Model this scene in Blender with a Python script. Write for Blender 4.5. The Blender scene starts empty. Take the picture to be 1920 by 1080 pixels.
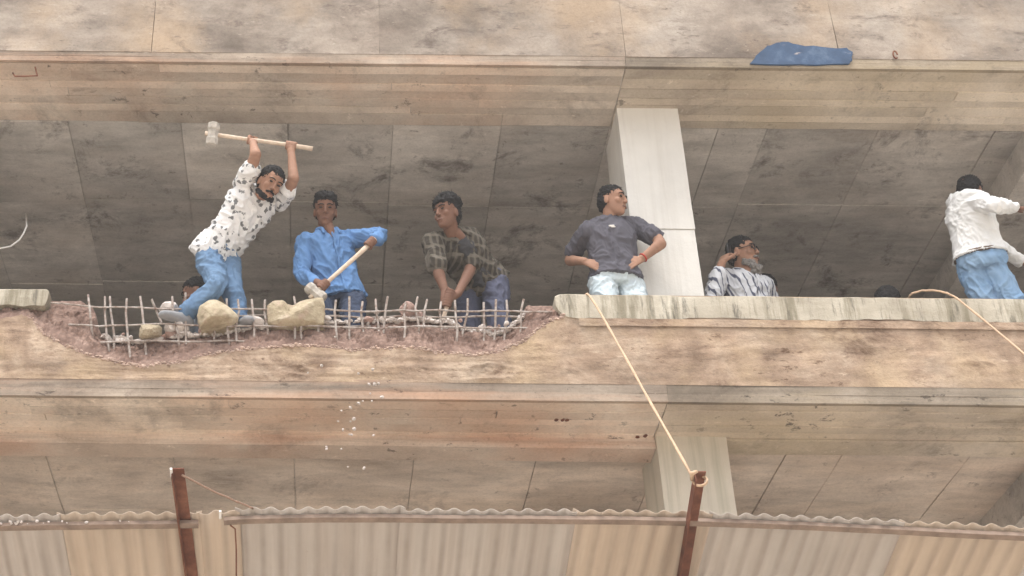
import bpy, bmesh, math, random
from mathutils import Vector as V, Matrix, noise
random.seed(7)
R = math.radians
sc = bpy.context.scene
col = sc.collection

# ------------------------------------------------------------------ camera, sky, sun, exposure
FPX, PPX, PPY = 2900.0, 610.0, 540.0          # the photograph is an off-centre crop
PITCH, ROLL, CZ = R(32.7), 0.010, 1.6
fwd = V((0, math.cos(PITCH), math.sin(PITCH)))
up0 = V((0, -math.sin(PITCH), math.cos(PITCH)))
rt0 = V((1, 0, 0))
rt = rt0 * math.cos(ROLL) + up0 * math.sin(ROLL)
upv = up0 * math.cos(ROLL) - rt0 * math.sin(ROLL)
CAM = V((0, 0, CZ))
cd = bpy.data.cameras.new('camera'); cam = bpy.data.objects.new('camera', cd); col.objects.link(cam)
cd.sensor_width = 36; cd.lens = FPX / 1920 * 36; cd.shift_x = (960 - PPX) / 1920
cd.clip_start = 0.1; cd.clip_end = 6000
m3 = Matrix((rt, upv, -fwd)).transposed()
cam.matrix_world = Matrix.Translation(CAM) @ m3.to_4x4()
sc.camera = cam

SUN_EL, SUN_AZ = R(72), R(200)                # azimuth clockwise from +Y: behind the camera, a little left
w = bpy.data.worlds.new('World'); sc.world = w; w.use_nodes = True
wn = w.node_tree; bg = wn.nodes['Background']
sky = wn.nodes.new('ShaderNodeTexSky'); sky.sky_type = 'NISHITA'; sky.sun_disc = False
sky.sun_elevation = SUN_EL; sky.sun_rotation = SUN_AZ; sky.dust_density = 4.0; sky.air_density = 1.0; sky.ozone_density = 1.0
hsv = wn.nodes.new('ShaderNodeHueSaturation'); hsv.inputs['Saturation'].default_value = 0.30   # an overcast sky is nearly white
wn.links.new(sky.outputs[0], hsv.inputs['Color']); wn.links.new(hsv.outputs[0], bg.inputs[0])
bg.inputs[1].default_value = 0.15
sd = bpy.data.lights.new('sun', 'SUN'); sd.energy = 1.5; sd.angle = R(35); sd.color = (1, .96, .9)
sun = bpy.data.objects.new('sun', sd); col.objects.link(sun)
sdir = V((math.sin(SUN_AZ) * math.cos(SUN_EL), math.cos(SUN_AZ) * math.cos(SUN_EL), math.sin(SUN_EL)))
sun.rotation_euler = sdir.to_track_quat('Z', 'Y').to_euler(); sun.location = sdir * 40
sc.view_settings.view_transform = 'Standard'; sc.view_settings.look = 'None'
sc.view_settings.gamma = 1; sc.view_settings.use_curve_mapping = False
sc.view_settings.exposure = 1.0

# ------------------------------------------------------------------ pixel -> place
def ray(px, py): return (fwd * FPX + rt * (px - PPX) - upv * (py - PPY)).normalized()
def atD(px, py, D):
    r = ray(px, py); return CAM + r * (D / r.y)
def atZ(px, py, z):
    r = ray(px, py); return CAM + r * ((z - CZ) / r.z)
def hit(px, py, p0, n):
    r = ray(px, py); return CAM + r * ((p0 - CAM).dot(n) / r.dot(n))
def atX(px, py, X):
    r = ray(px, py); return CAM + r * (X / r.x)
def lerp(a, b, t): return a + (b - a) * t
def curve(pts):
    def f(x):
        if x <= pts[0][0]: return pts[0][1]
        for (a, b), (c, d) in zip(pts, pts[1:]):
            if x <= c: return b + (d - b) * (x - a) / (c - a)
        return pts[-1][1]
    return f
def nz(p, s=1.0, seed=0.0): return noise.noise(V((p[0] * s + seed, p[1] * s + seed * .37, p[2] * s - seed * .71)))
def fbm(p, s=1.0, o=4, seed=0.0):
    v = 0; a = 1
    for i in range(o):
        v += a * nz(p, s, seed + i * 3.1); s *= 2; a *= .5
    return v

# ------------------------------------------------------------------ objects
def tag(o, label, cat, group=None, kind=None):
    o['label'] = label; o['category'] = cat
    if group: o['group'] = group
    if kind: o['kind'] = kind
    return o
def mobj(name, verts, faces, m, parent=None, smooth=False):
    me = bpy.data.meshes.new(name); me.from_pydata([tuple(v) for v in verts], [], faces); me.update()
    return link(name, me, m, parent, smooth)
def link(name, me, m, parent=None, smooth=False):
    if m is not None and len(me.materials) == 0: me.materials.append(m)
    o = bpy.data.objects.new(name, me); col.objects.link(o)
    if parent is not None:
        o.parent = parent; o.matrix_parent_inverse = parent.matrix_world.inverted()
    if smooth: me.polygons.foreach_set('use_smooth', [True] * len(me.polygons))
    return o
def empty(name, loc=(0, 0, 0), parent=None):
    o = bpy.data.objects.new(name, None); o.empty_display_size = .1; col.objects.link(o); o.location = loc
    o.matrix_world = Matrix.Translation(loc)
    if parent is not None:
        o.parent = parent; o.matrix_parent_inverse = parent.matrix_world.inverted()
    return o
def grid(fn, nu, nv):
    vs = [fn(i / nu, j / nv) for i in range(nu + 1) for j in range(nv + 1)]
    fs = [(i * (nv + 1) + j, (i + 1) * (nv + 1) + j, (i + 1) * (nv + 1) + j + 1, i * (nv + 1) + j + 1) for i in range(nu) for j in range(nv)]
    return vs, fs
def boxmesh(x0, x1, y0, y1, z0, z1, bev=0.0):
    bm = bmesh.new(); bmesh.ops.create_cube(bm, size=1)
    for v in bm.verts: v.co = V((lerp(x0, x1, v.co.x + .5), lerp(y0, y1, v.co.y + .5), lerp(z0, z1, v.co.z + .5)))
    if bev: bmesh.ops.bevel(bm, geom=bm.edges[:], offset=bev, segments=1, affect='EDGES', profile=.5)
    me = bpy.data.meshes.new('block'); bm.to_mesh(me); bm.free(); return me
def slabmesh(x0, x1, y0, y1, z0, z1, nx, ny, amp, seed, sc_=1.5):
    """box whose six faces are subdivided and gently uneven"""
    bm = bmesh.new()
    P = lambda i, j, k: V((lerp(x0, x1, i), lerp(y0, y1, j), lerp(z0, z1, k)))
    def face(fn, a, b):
        vs, fs = grid(fn, a, b); b0 = [bm.verts.new(v) for v in vs]
        for f in fs: bm.faces.new([b0[i] for i in f])
    face(lambda u, v: P(u, v, 0), nx, ny); face(lambda u, v: P(u, v, 1), nx, 1)
    nh = max(1, int((z1 - z0) / .1))
    face(lambda u, v: P(u, 0, v), nx, nh); face(lambda u, v: P(u, 1, v), nx, nh)
    face(lambda u, v: P(0, u, v), ny, nh); face(lambda u, v: P(1, u, v), ny, nh)
    bmesh.ops.remove_doubles(bm, verts=bm.verts[:], dist=1e-4)
    bmesh.ops.recalc_face_normals(bm, faces=bm.faces[:])
    for v in bm.verts:
        n = v.normal; v.co += n * amp * fbm(v.co, sc_, 4, seed)
    me = bpy.data.meshes.new('slab'); bm.to_mesh(me); bm.free(); return me
def tube(pts, rad, n=8, caps=True):
    """returns verts, faces of a tube through pts; rad is a number or list"""
    pts = [V(p) for p in pts]; N = len(pts)
    if not isinstance(rad, (list, tuple)): rad = [rad] * N
    t0 = (pts[1] - pts[0]).normalized(); ref = V((0, 0, 1)) if abs(t0.z) < .9 else V((1, 0, 0))
    a = t0.cross(ref).normalized(); vs = []; fs = []
    for i in range(N):
        t = (pts[min(i + 1, N - 1)] - pts[max(i - 1, 0)]).normalized()
        a = (a - t * a.dot(t)).normalized(); b = t.cross(a)
        for k in range(n):
            an = 2 * math.pi * k / n; vs.append(pts[i] + (a * math.cos(an) + b * math.sin(an)) * rad[i])
    for i in range(N - 1):
        for k in range(n):
            fs.append((i * n + k, i * n + (k + 1) % n, (i + 1) * n + (k + 1) % n, (i + 1) * n + k))
    if caps: fs.append(tuple(range(n))[::-1]); fs.append(tuple((N - 1) * n + k for k in range(n)))
    return vs, fs

# ------------------------------------------------------------------ materials
class MB:
    def __init__(s, name, rough=.85, spec=.3):
        s.m = bpy.data.materials.new(name); s.m.use_nodes = True; s.t = s.m.node_tree; s.b = s.t.nodes['Principled BSDF']
        s.b.inputs['Roughness'].default_value = rough; s.b.inputs['Specular IOR Level'].default_value = spec
        tc = s.t.nodes.new('ShaderNodeTexCoord'); s.co = tc.outputs['Object']
    def put(s, sock, v):
        if hasattr(v, 'is_linked') or isinstance(v, bpy.types.NodeSocket): s.t.links.new(v, sock)
        elif isinstance(v, (tuple, list)) and len(v) == 3 and len(getattr(sock, 'default_value', v)) == 4: sock.default_value = (*v, 1)
        else: sock.default_value = v
    def mp(s, scale, rot=(0, 0, 0), loc=(0, 0, 0), src=None):
        n = s.t.nodes.new('ShaderNodeMapping'); s.t.links.new(src or s.co, n.inputs[0])
        n.inputs['Scale'].default_value = scale; n.inputs['Rotation'].default_value = rot; n.inputs['Location'].default_value = loc
        return n.outputs[0]
    def noise(s, scale, detail=6, rough=.6, vec=None, dist=0.0):
        n = s.t.nodes.new('ShaderNodeTexNoise'); s.t.links.new(vec or s.co, n.inputs['Vector'])
        n.inputs['Scale'].default_value = scale; n.inputs['Detail'].default_value = detail
        n.inputs['Roughness'].default_value = rough; n.inputs['Distortion'].default_value = dist
        return n.outputs['Fac']
    def voro(s, scale, vec=None, feat='F1', out='Distance', rnd=1.0):
        n = s.t.nodes.new('ShaderNodeTexVoronoi'); n.feature = feat; s.t.links.new(vec or s.co, n.inputs['Vector'])
        n.inputs['Scale'].default_value = scale; n.inputs['Randomness'].default_value = rnd
        return n.outputs[out]
    def ramp(s, fac, stops, interp='LINEAR'):
        n = s.t.nodes.new('ShaderNodeValToRGB'); s.t.links.new(fac, n.inputs[0]); cr = n.color_ramp; cr.interpolation = interp
        while len(cr.elements) > 1: cr.elements.remove(cr.elements[-1])
        for i, (p, c) in enumerate(stops):
            e = cr.elements[0] if i == 0 else cr.elements.new(p)
            e.position = p; e.color = (c, c, c, 1) if isinstance(c, (int, float)) else (*c, 1)
        return n.outputs[0]
    def mix(s, fac, a, b, mode='MIX'):
        n = s.t.nodes.new('ShaderNodeMix'); n.data_type = 'RGBA'; n.blend_type = mode
        s.put(n.inputs[0], fac); s.put(n.inputs[6], a); s.put(n.inputs[7], b); return n.outputs[2]
    def math(s, op, a, b=0.0, c=0.0):
        n = s.t.nodes.new('ShaderNodeMath'); n.operation = op
        s.put(n.inputs[0], a); s.put(n.inputs[1], b); s.put(n.inputs[2], c); return n.outputs[0]
    def rnd(s):
        n = s.t.nodes.new('ShaderNodeObjectInfo'); return n.outputs['Random']
    def sep(s, vec=None):
        n = s.t.nodes.new('ShaderNodeSeparateXYZ'); s.t.links.new(vec or s.co, n.inputs[0]); return n.outputs
    def bump(s, h, strength=.5, dist=.01):
        n = s.t.nodes.new('ShaderNodeBump'); n.inputs['Strength'].default_value = strength; n.inputs['Distance'].default_value = dist
        s.t.links.new(h, n.inputs['Height']); s.t.links.new(n.outputs[0], s.b.inputs['Normal'])
    def col(s, c): s.put(s.b.inputs['Base Color'], c); return s.m

def mul3(c, k): return tuple(x * k for x in c)
def concrete(name, base, light, dark, streak=(.35, .35, 9), blotch=.9, spot=.5, spotcol=(.05, .04, .035), tint=None, tintamt=.4, rnd=.12, bump=.35, fleck=.6, grain=.6):
    b = MB(name, .9, .15)
    blo = b.noise(blotch, 9, .62, dist=.6)
    c = b.ramp(blo, [(.28, dark), (.5, base), (.72, light)])
    st = b.noise(1.0, 7, .65, b.mp(streak))
    c = b.mix(.85, c, b.ramp(st, [(.30, .50), (.44, .88), (.54, 1.02), (.70, 1.35)]), 'MULTIPLY')
    st2 = b.noise(1.0, 8, .7, b.mp((streak[0] * 4, streak[1] * 4, streak[2] * 4.5), loc=(1, 4, 8)))
    c = b.mix(grain, c, b.ramp(st2, [(.32, .60), (.5, 1.0), (.68, 1.30)]), 'MULTIPLY')
    if tint:
        t = b.noise(1.0, 6, .6, b.mp((streak[0] * 1.6, streak[1] * 1.6, streak[2] * .6), loc=(3, 7, 1)))
        c = b.mix(b.math('MULTIPLY', b.ramp(t, [(.48, 0.0), (.68, 1.0)]), tintamt), c, tint)
    sp = b.noise(2.2, 12, .76, b.mp((1, 1, 2.0), loc=(5, 2, 9)), .4)
    c = b.mix(b.math('MULTIPLY', b.ramp(sp, [(.54, 0.0), (.66, 1.0)]), spot), c, spotcol)
    fl = b.noise(15, 6, .7, b.mp((.6, .6, 1.5), loc=(8, 8, 8)), .3)
    msk = b.ramp(b.noise(1.7, 5, .6, b.mp((1, 1, 1), loc=(2, 6, 4))), [(.42, .12), (.62, 1.0)])
    c = b.mix(b.math('MULTIPLY', b.math('MULTIPLY', b.ramp(fl, [(.60, 0.0), (.66, 1.0)]), msk), fleck), c, spotcol)
    lf = b.noise(19, 6, .7, b.mp((.5, .5, 1.4), loc=(3, 1, 6)), .3)
    c = b.mix(b.math('MULTIPLY', b.ramp(lf, [(.63, 0.0), (.69, 1.0)]), fleck * .55), c, mul3(light, 1.25))
    pit = b.noise(55, 4, .7)
    c = b.mix(.5, c, b.ramp(pit, [(.3, .72), (.5, 1.0), (.75, 1.15)]), 'MULTIPLY')
    if rnd:
        r = b.rnd(); c = b.mix(1.0, c, b.ramp(r, [(0, 1 - rnd), (1, 1 + rnd)]), 'MULTIPLY')
    h = b.math('ADD', b.math('MULTIPLY', st, .6), b.math('ADD', b.math('MULTIPLY', pit, .25), b.math('MULTIPLY', sp, .5)))
    b.bump(h, bump, .02)
    return b.col(c)

M_tan = concrete('board marked tan concrete', (.30, .245, .195), (.41, .345, .28), (.19, .148, .115), tint=(.46, .25, .15), tintamt=.55, rnd=.2, spot=.4, grain=.3, blotch=1.4, fleck=.8)  # edge boards: colour darkened to offset the stronger light on them
M_tanR = concrete('board marked olive concrete', (.285, .238, .185), (.385, .325, .26), (.18, .145, .112), tint=(.44, .35, .22), tintamt=.5, rnd=.2, spot=.4, grain=.3, blotch=1.4, fleck=.8)  # olive edge boards, colour darkened against the light in the same way
M_ceil = concrete('interior soffit concrete', (.54, .50, .455), (.62, .58, .53), (.36, .33, .30), streak=(.5, 1.4, 1), blotch=.9, spot=.8, spotcol=(.13, .11, .10), tint=(.47, .39, .32), tintamt=.35, rnd=.16)
M_par = concrete('upper parapet concrete', (.335, .282, .235), (.425, .37, .315), (.205, .165, .135), streak=(.8, .8, 1.6), blotch=1.5, spot=.85, spotcol=(.13, .10, .085), tint=(.46, .335, .22), tintamt=.6, rnd=.08, fleck=.9)
M_brown = concrete('brown parapet concrete', (.35, .255, .185), (.50, .40, .305), (.195, .135, .095), streak=(1.2, 1.2, 4), blotch=2.6, spot=.75, spotcol=(.12, .07, .045), tint=(.48, .36, .235), tintamt=.7, bump=1.0, fleck=.9)
M_sofL = concrete('board marked soffit, tan', (.62, .53, .44), (.74, .66, .57), (.45, .37, .30), tint=(.56, .33, .21), tintamt=.55, rnd=.16, spot=.35, grain=.3, blotch=1.4, fleck=.8)  # soffit copy: colour brightened to make up for the shade under the slab
M_sofR = concrete('board marked soffit, olive', (.58, .50, .405), (.70, .62, .525), (.42, .35, .28), tint=(.54, .44, .29), tintamt=.5, rnd=.16, spot=.35, grain=.3, blotch=1.4, fleck=.8)  # olive soffit copy, likewise brightened in colour against the shade
M_sofRed = concrete('rust stained drop strip', (.62, .51, .42), (.72, .63, .54), (.46, .36, .28), tint=(.56, .32, .21), tintamt=.6, rnd=.0, spot=.3, grain=.3, blotch=1.4, fleck=.8)
M_ceil2 = concrete('dusty lower soffit concrete', (.60, .51, .43), (.68, .60, .52), (.42, .345, .285), streak=(.5, 1.4, 1), blotch=.9, spot=.5, spotcol=(.2, .16, .13), tint=(.56, .43, .32), tintamt=.4, rnd=.08)

def m_broken():
    b = MB('broken pink concrete', .95, .1)
    n = b.noise(9, 8, .7); c = b.ramp(n, [(.28, (.13, .082, .066)), (.46, (.215, .142, .115)), (.62, (.31, .215, .175)), (.78, (.48, .37, .31))])
    v = b.voro(38); c = b.mix(.5, c, b.ramp(v, [(.1, 1.25), (.6, .7)]), 'MULTIPLY')
    b.bump(b.math('ADD', n, b.math('MULTIPLY', v, .5)), .45, .015); return b.col(c)
M_broken = m_broken()
def m_edge():
    b = MB('weathered pale coping', .9, .15)
    c = b.ramp(b.noise(2.2, 8, .65), [(.3, (.34, .30, .235)), (.55, (.50, .455, .37)), (.75, (.64, .60, .51))])
    st = b.noise(1, 7, .7, b.mp((9, 9, .9)))
    c = b.mix(b.ramp(st, [(.48, 0.0), (.62, .8)]), c, (.20, .175, .12))
    st2 = b.noise(1, 7, .75, b.mp((20, 20, 3.0), loc=(4, 1, 2)))
    c = b.mix(b.ramp(st2, [(.54, 0.0), (.66, .8)]), c, (.10, .092, .078))
    b.bump(b.noise(20, 7, .7), .4, .02); return b.col(c)
M_edge = m_edge()
def m_column(name, base, streakcol, amt):
    b = MB(name, .85, .2)
    c = b.ramp(b.noise(1.6, 8, .6), [(.3, mul3(base, .86)), (.7, mul3(base, 1.06))])
    st = b.noise(1, 7, .65, b.mp((14, 14, .5)))
    c = b.mix(b.ramp(st, [(.5, 0.0), (.72, amt)]), c, streakcol)
    dr = b.noise(7, 9, .75); c = b.mix(b.ramp(dr, [(.62, 0.0), (.74, .3)]), c, (.3, .27, .22))
    b.bump(b.math('ADD', b.noise(30, 6, .7), st), .25, .01); return b.col(c)
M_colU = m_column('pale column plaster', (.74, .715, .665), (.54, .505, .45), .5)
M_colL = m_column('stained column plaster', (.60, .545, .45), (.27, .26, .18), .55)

def simple(name, c, rough=.8, spec=.3, var=.15, scale=20, metal=0, bump=.15):
    b = MB(name, rough, spec); n = b.noise(scale, 6, .65); b.b.inputs['Metallic'].default_value = metal
    b.bump(n, bump, .005)
    return b.col(b.ramp(n, [(.3, mul3(c, 1 - var)), (.7, mul3(c, 1 + var))]))
def m_rebar():
    b = MB('dusty rusty steel bar', .75, .3); c = b.ramp(b.noise(26, 6, .7), [(.34, (.16, .10, .075)), (.48, (.33, .275, .24)), (.62, (.46, .42, .39))])
    b.bump(b.noise(90, 3, .6), .5, .004); return b.col(c)
M_rebar = m_rebar()
M_rope = simple('pale hemp rope', (.56, .40, .275), .9, .1, .2, 90)
M_ropedk = simple('thin brown rope', (.30, .20, .15), .9, .1, .2, 90)
M_white = simple('white wire sheath', (.75, .72, .68), .5, .3, .05)
def m_rust():
    b = MB('rusty angle steel', .85, .2)
    c = b.ramp(b.noise(7, 9, .7), [(.3, (.075, .032, .022)), (.5, (.17, .068, .042)), (.68, (.27, .125, .075))])
    c = b.mix(b.ramp(b.noise(40, 5, .7), [(.6, 0.0), (.75, .5)]), c, (.06, .035, .03)); b.bump(b.noise(60, 5, .7), .4, .004); return b.col(c)
M_rust = m_rust()
def m_sheet(name, base, dirt_shade, amt):
    b = MB(name, .65, .3); b.b.inputs['Metallic'].default_value = .0
    c = b.ramp(b.noise(1.4, 7, .6), [(.3, mul3(base, .88)), (.7, mul3(base, 1.08))])
    st = b.noise(1, 7, .65, b.mp((14, .6, .6))); c = b.mix(b.ramp(st, [(.40, 0.0), (.62, amt)]), c, dirt_shade); st3 = b.noise(1, 5, .6, b.mp((26, .3, .3), loc=(7, 7, 7))); c = b.mix(b.ramp(st3, [(.5, 0.0), (.7, .3)]), c, mul3(base, 1.2))
    at = b.t.nodes.new('ShaderNodeAttribute'); at.attribute_name = 'valley_shade'; vl = b.math('MULTIPLY', at.outputs['Fac'], b.ramp(b.noise(2.2, 5, .6), [(.3, .25), (.65, .8)])); c = b.mix(vl, c, mul3(dirt_shade, .72))  # darkened valleys paint the corrugation's shading into the sheet colour
    ru = b.noise(16, 6, .75); c = b.mix(b.ramp(ru, [(.66, 0.0), (.76, .6)]), c, (.20, .11, .07))
    return b.col(c)
M_sheetG = m_sheet('dull galvanised sheet', (.50, .45, .405), (.40, .335, .285), .5)
M_sheetT = m_sheet('rust tinged galvanised sheet', (.56, .46, .365), (.44, .345, .265), .5)
M_batten = simple('dark wooden batten', (.26, .195, .155), .9, .1, .3, 12)
def m_wood():
    b = MB('pale tool handle wood', .7, .2); c = b.ramp(b.noise(1, 6, .6, b.mp((30, 30, 30))), [(.3, (.56, .42, .31)), (.7, (.74, .62, .50))]); return b.col(c)
M_wood = m_wood()
M_steel = simple('dusty hammer steel', (.44, .40, .35), .7, .3, .3, 25)
M_rub = simple('white dusty rubble', (.64, .58, .54), .95, .1, .25, 14, 0, .6)
M_lipc = simple('pale pink chipped plaster', (.46, .345, .285), .95, .1, .3, 14, 0, .5)
M_rubp = simple('pink brick aggregate rubble', (.42, .29, .25), .95, .1, .35, 14, 0, .6)
def m_stone():
    b = MB('yellow mossy concrete lump', .95, .1); n = b.noise(7, 8, .7)
    c = b.ramp(n, [(.3, (.25, .20, .13)), (.5, (.44, .37, .26)), (.7, (.58, .51, .39))]); c = b.mix(b.ramp(b.noise(11, 6, .7, b.mp((1, 1, 1), loc=(3, 3, 3))), [(.52, 0.0), (.68, .6)]), c, (.44, .30, .25))
    b.bump(b.noise(24, 7, .7), .6, .02); return b.col(c)
M_stone = m_stone()
def m_ground():
    b = MB('dusty earth ground', .95, .1); c = b.ramp(b.noise(.4, 9, .65), [(.3, (.52, .46, .39)), (.7, (.64, .575, .50))])
    b.bump(b.noise(6, 8, .7), .5, .05); return b.col(c)
M_ground = m_ground()
def m_blue():
    b = MB('chipped blue paint', .6, .3); c = b.ramp(b.noise(6, 8, .7), [(.3, (.02, .045, .095)), (.55, (.04, .08, .155)), (.7, (.10, .15, .23))])
    c = b.mix(b.ramp(b.noise(13, 8, .75, b.mp((.6, 1, 1.6), loc=(2, 2, 2))), [(.64, 0.0), (.70, .9)]), c, (.48, .42, .38)); return b.col(c)
M_blue = m_blue()

# ------------------------------------------------------------------ main measures (metres, worked back from the photograph)
DP, TH = 8.50, .14                 # street face of the parapets, their thickness
DC = 8.97                          # face of the columns
ZF1 = atD(960, 716, DP).z          # floor the men stand on
ZT1 = atD(1500, 556, DP).z         # top of its parapet
ZS1 = atD(960, 750, DP).z          # underside of that floor slab
ZF2 = atD(960, 103, DP).z; ZS2 = atD(960, 122, DP).z; ZT2 = ZF2 + (ZT1 - ZF1)
XL, XR, YB = -7.5, 11.0, 17.0
XJ = atD(1156, 200, DC).x; XCR = atD(1270, 200, DC).x     # column sides
print('levels', ZF1, ZT1, ZS1, ZF2, ZS2, 'column', XJ, XCR)

# ------------------------------------------------------------------ ground
bm = bmesh.new(); bmesh.ops.create_circle(bm, cap_ends=True, segments=64, radius=3000)
me = bpy.data.meshes.new('ground'); bm.to_mesh(me); bm.free(); o = link('ground', me, M_ground); o['kind'] = 'structure'

# ------------------------------------------------------------------ building
B = empty('concrete_building', (0, DP, 0))
tag(B, 'unfinished raw concrete building with a broken balcony parapet and open storeys', 'building')
def P(name, me, m, parent=B, smooth=False): return link(name, me, m, parent, smooth)
# slabs, back wall, side walls, storey below
ceil_gap = .014
fs1 = P('floor_slab', boxmesh(XL, XR, DP + .03, YB, ZS1 + ceil_gap, ZF1), M_ceil)
fs2 = P('upper_slab', boxmesh(XL, XR, DP + .03, YB, ZS2 + ceil_gap, ZF2), M_ceil)
P('roof_slab', boxmesh(XL, XR, DP, YB, ZF2 + 2.75, ZF2 + 2.9), M_ceil)
P('ground_floor_slab', boxmesh(XL, XR, DC, YB, .02, .15), M_ceil)
P('back_wall', boxmesh(XL, XR, YB, YB + .2, 0.02, ZF2 + 2.9), M_ceil)
P('side_wall', boxmesh(XL - .2, XL, DC + .5, YB + .2, 0.02, ZF2 + 2.9), M_ceil)
P('side_wall', boxmesh(XR, XR + .2, DC + .5, YB + .2, 0.02, ZF2 + 2.9), M_ceil)

# slab edge bands and the parapet above: seen as shuttered lifts
def band(name, x0, x1, y0, z0, z1, m, seed, parent, thick=.03, amp=.004):
    n = max(4, int((x1 - x0) / .12))
    return P(name, slabmesh(x0, x1, y0, y0 + thick, z0, z1, n, 1, amp, seed, 1.3), m, parent)
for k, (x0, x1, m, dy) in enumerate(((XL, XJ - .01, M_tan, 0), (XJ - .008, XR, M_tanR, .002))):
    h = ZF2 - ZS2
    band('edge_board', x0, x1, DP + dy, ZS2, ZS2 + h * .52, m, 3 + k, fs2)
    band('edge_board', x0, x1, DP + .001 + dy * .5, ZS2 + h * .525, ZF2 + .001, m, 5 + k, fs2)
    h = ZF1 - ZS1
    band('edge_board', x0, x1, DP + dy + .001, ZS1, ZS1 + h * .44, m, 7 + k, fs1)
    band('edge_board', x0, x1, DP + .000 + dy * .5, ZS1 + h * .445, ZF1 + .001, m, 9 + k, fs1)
DY = 9.2
# cantilever soffit boards between the street edge and the columns
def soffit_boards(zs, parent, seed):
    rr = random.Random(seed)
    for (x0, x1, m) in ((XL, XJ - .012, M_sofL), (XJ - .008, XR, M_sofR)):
        y = DP + .034
        while y < DY - .03:
            y2 = min(y + rr.uniform(.075, .12), DY)
            if DY - y2 < .05: y2 = DY
            xs = x0
            while xs < x1 - .05:
                xe = min(xs + rr.uniform(2.2, 3.6), x1)
                if x1 - xe < .6: xe = x1
                dz = rr.uniform(0, .012)
                me = slabmesh(xs + .002, xe - .002, y + .002, y2 - .002, zs - .002 + dz, zs + ceil_gap + .012, max(4, int((xe - xs) / .15)), 2, .003, rr.random() * 50, 2)
                P('soffit_board', me, m, parent); xs = xe
            y = y2
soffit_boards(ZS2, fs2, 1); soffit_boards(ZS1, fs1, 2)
# shallow drop strips behind the column faces of the storey below
def beam(nm, x0, x1, zs, py, px, m, seed):
    zb = atD(px, py, DY).z
    b_ = P(nm, slabmesh(x0, x1, DC + .03, DY - .002, zb, zs + .01, int((x1 - x0) / .12), 4, .005, seed, 1.5), m)
    h = zs - zb; rr = random.Random(int(seed * 10))
    P('beam_board', slabmesh(x0, x1, DC + .02 + rr.uniform(0, .006), DC + .04, zb - .002, zb + h * .55, int((x1 - x0) / .12), 1, .004, rr.random() * 40, 1.6), m, b_)
    return b_
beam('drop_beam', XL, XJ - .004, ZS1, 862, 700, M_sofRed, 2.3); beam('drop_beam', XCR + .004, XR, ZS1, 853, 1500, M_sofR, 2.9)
# cross beam going back into the rooms on the right
for zs, px, py, pr in ((ZS2, 1912, 262, fs2), (ZS1, 1900, 905, fs1)):
    x = atZ(px, py, zs - .0).x
    P('cross_beam', slabmesh(x, x + .32, DY + .004, YB, zs - .26, zs + .02, 3, 30, .004, 4.4, 1.5), M_ceil)
# ceilings cast in panels
def panels(zs, parent, xs, ys, seed, m=None):
    rr = random.Random(seed)
    for a, b_ in zip(xs, xs[1:]):
        off = rr.uniform(-.04, .04)
        for c, d in zip(ys, ys[1:]):
            c2, d2 = (c + off if c > ys[0] else c), (d + off if d < ys[-1] else d)
            dz = rr.uniform(-.006, .006)
            me = slabmesh(a + .0035, b_ - .0035, c2 + .002, d2 - .002, zs + .004 + dz, zs + ceil_gap + .01, 8, 12, .005, rr.random() * 60, 1.1)
            P('soffit_panel', me, m or M_ceil, parent)
jx2 = [atZ(px, 240, ZS2).x for px in (130, 340, 540, 737, 940)]
wP = (jx2[-1] - jx2[0]) / 4
xsl = [jx2[0] - wP * i for i in range(4, 0, -1)] + jx2 + [jx2[-1] + wP, jx2[-1] + 2 * wP]
xl2 = jx2[-1] + 2 * wP
jr = [atZ(px, 240, ZS2).x for px in (1440, 1650, 1870)]
jr = [j for j in jr if j > xl2 + .3] + [jr[-1] + .95 * i for i in range(1, 5)]
ysp = [DY + .003, 10.22, 11.45, 12.7, 13.9]
panels(ZS2, fs2, xsl + jr, ysp, 5)
panels(ZS1, fs1, [x + .1 for x in xsl] + [j + .1 for j in jr], ysp, 6, M_ceil2)
# columns
def column(z0, z1, ztop_split, m, seed):
    c = P('column', slabmesh(XJ + .004, XCR - .004, DC + .007, DC + .495, z0, ztop_split, 4, 4, .003, seed, 2), m)
    if z1 > ztop_split: P('column_lift', slabmesh(XJ, XCR, DC, DC + .5, ztop_split + .002, z1, 4, 4, .003, seed + 1, 2), m, c)
    return c
zj = atD(1250, 429, DC).z
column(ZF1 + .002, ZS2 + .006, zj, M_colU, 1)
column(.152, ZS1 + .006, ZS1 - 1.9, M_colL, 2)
for x in (XJ - 5.6, XJ + 5.9):
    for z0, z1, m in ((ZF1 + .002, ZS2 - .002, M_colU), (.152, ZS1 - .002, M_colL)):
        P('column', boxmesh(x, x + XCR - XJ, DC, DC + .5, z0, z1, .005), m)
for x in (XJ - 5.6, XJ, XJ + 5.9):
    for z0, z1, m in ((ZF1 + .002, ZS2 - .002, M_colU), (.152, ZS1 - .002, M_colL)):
        P('column', boxmesh(x, x + XCR - XJ, 13.95, 14.4, z0, z1, .005), m)

# upper parapet in shuttered panels
ju = [atD(px, 60, DP).x for px in (287, 711, 1168)]
xs = [XL, ju[0] - 1.55, ju[0], ju[1], ju[2], ju[2] + 1.55, ju[2] + 3.1, ju[2] + 4.7, XR]
up = empty('upper_parapet', (0, DP, ZF2), B)
for i, (a, b_) in enumerate(zip(xs, xs[1:])):
    P('parapet_panel', slabmesh(a + .0015, b_ - .0015, DP - .003 + random.uniform(0, .003), DP + TH, ZF2 - .006, ZT2, 16, 2, .006, i * 3.3, 1.2), M_par, up)
P('parapet_coping', slabmesh(XL, XR, DP - .03, DP + TH + .02, ZT2 + .002, ZT2 + .06, 80, 2, .004, 9, 1), M_edge, up)

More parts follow.
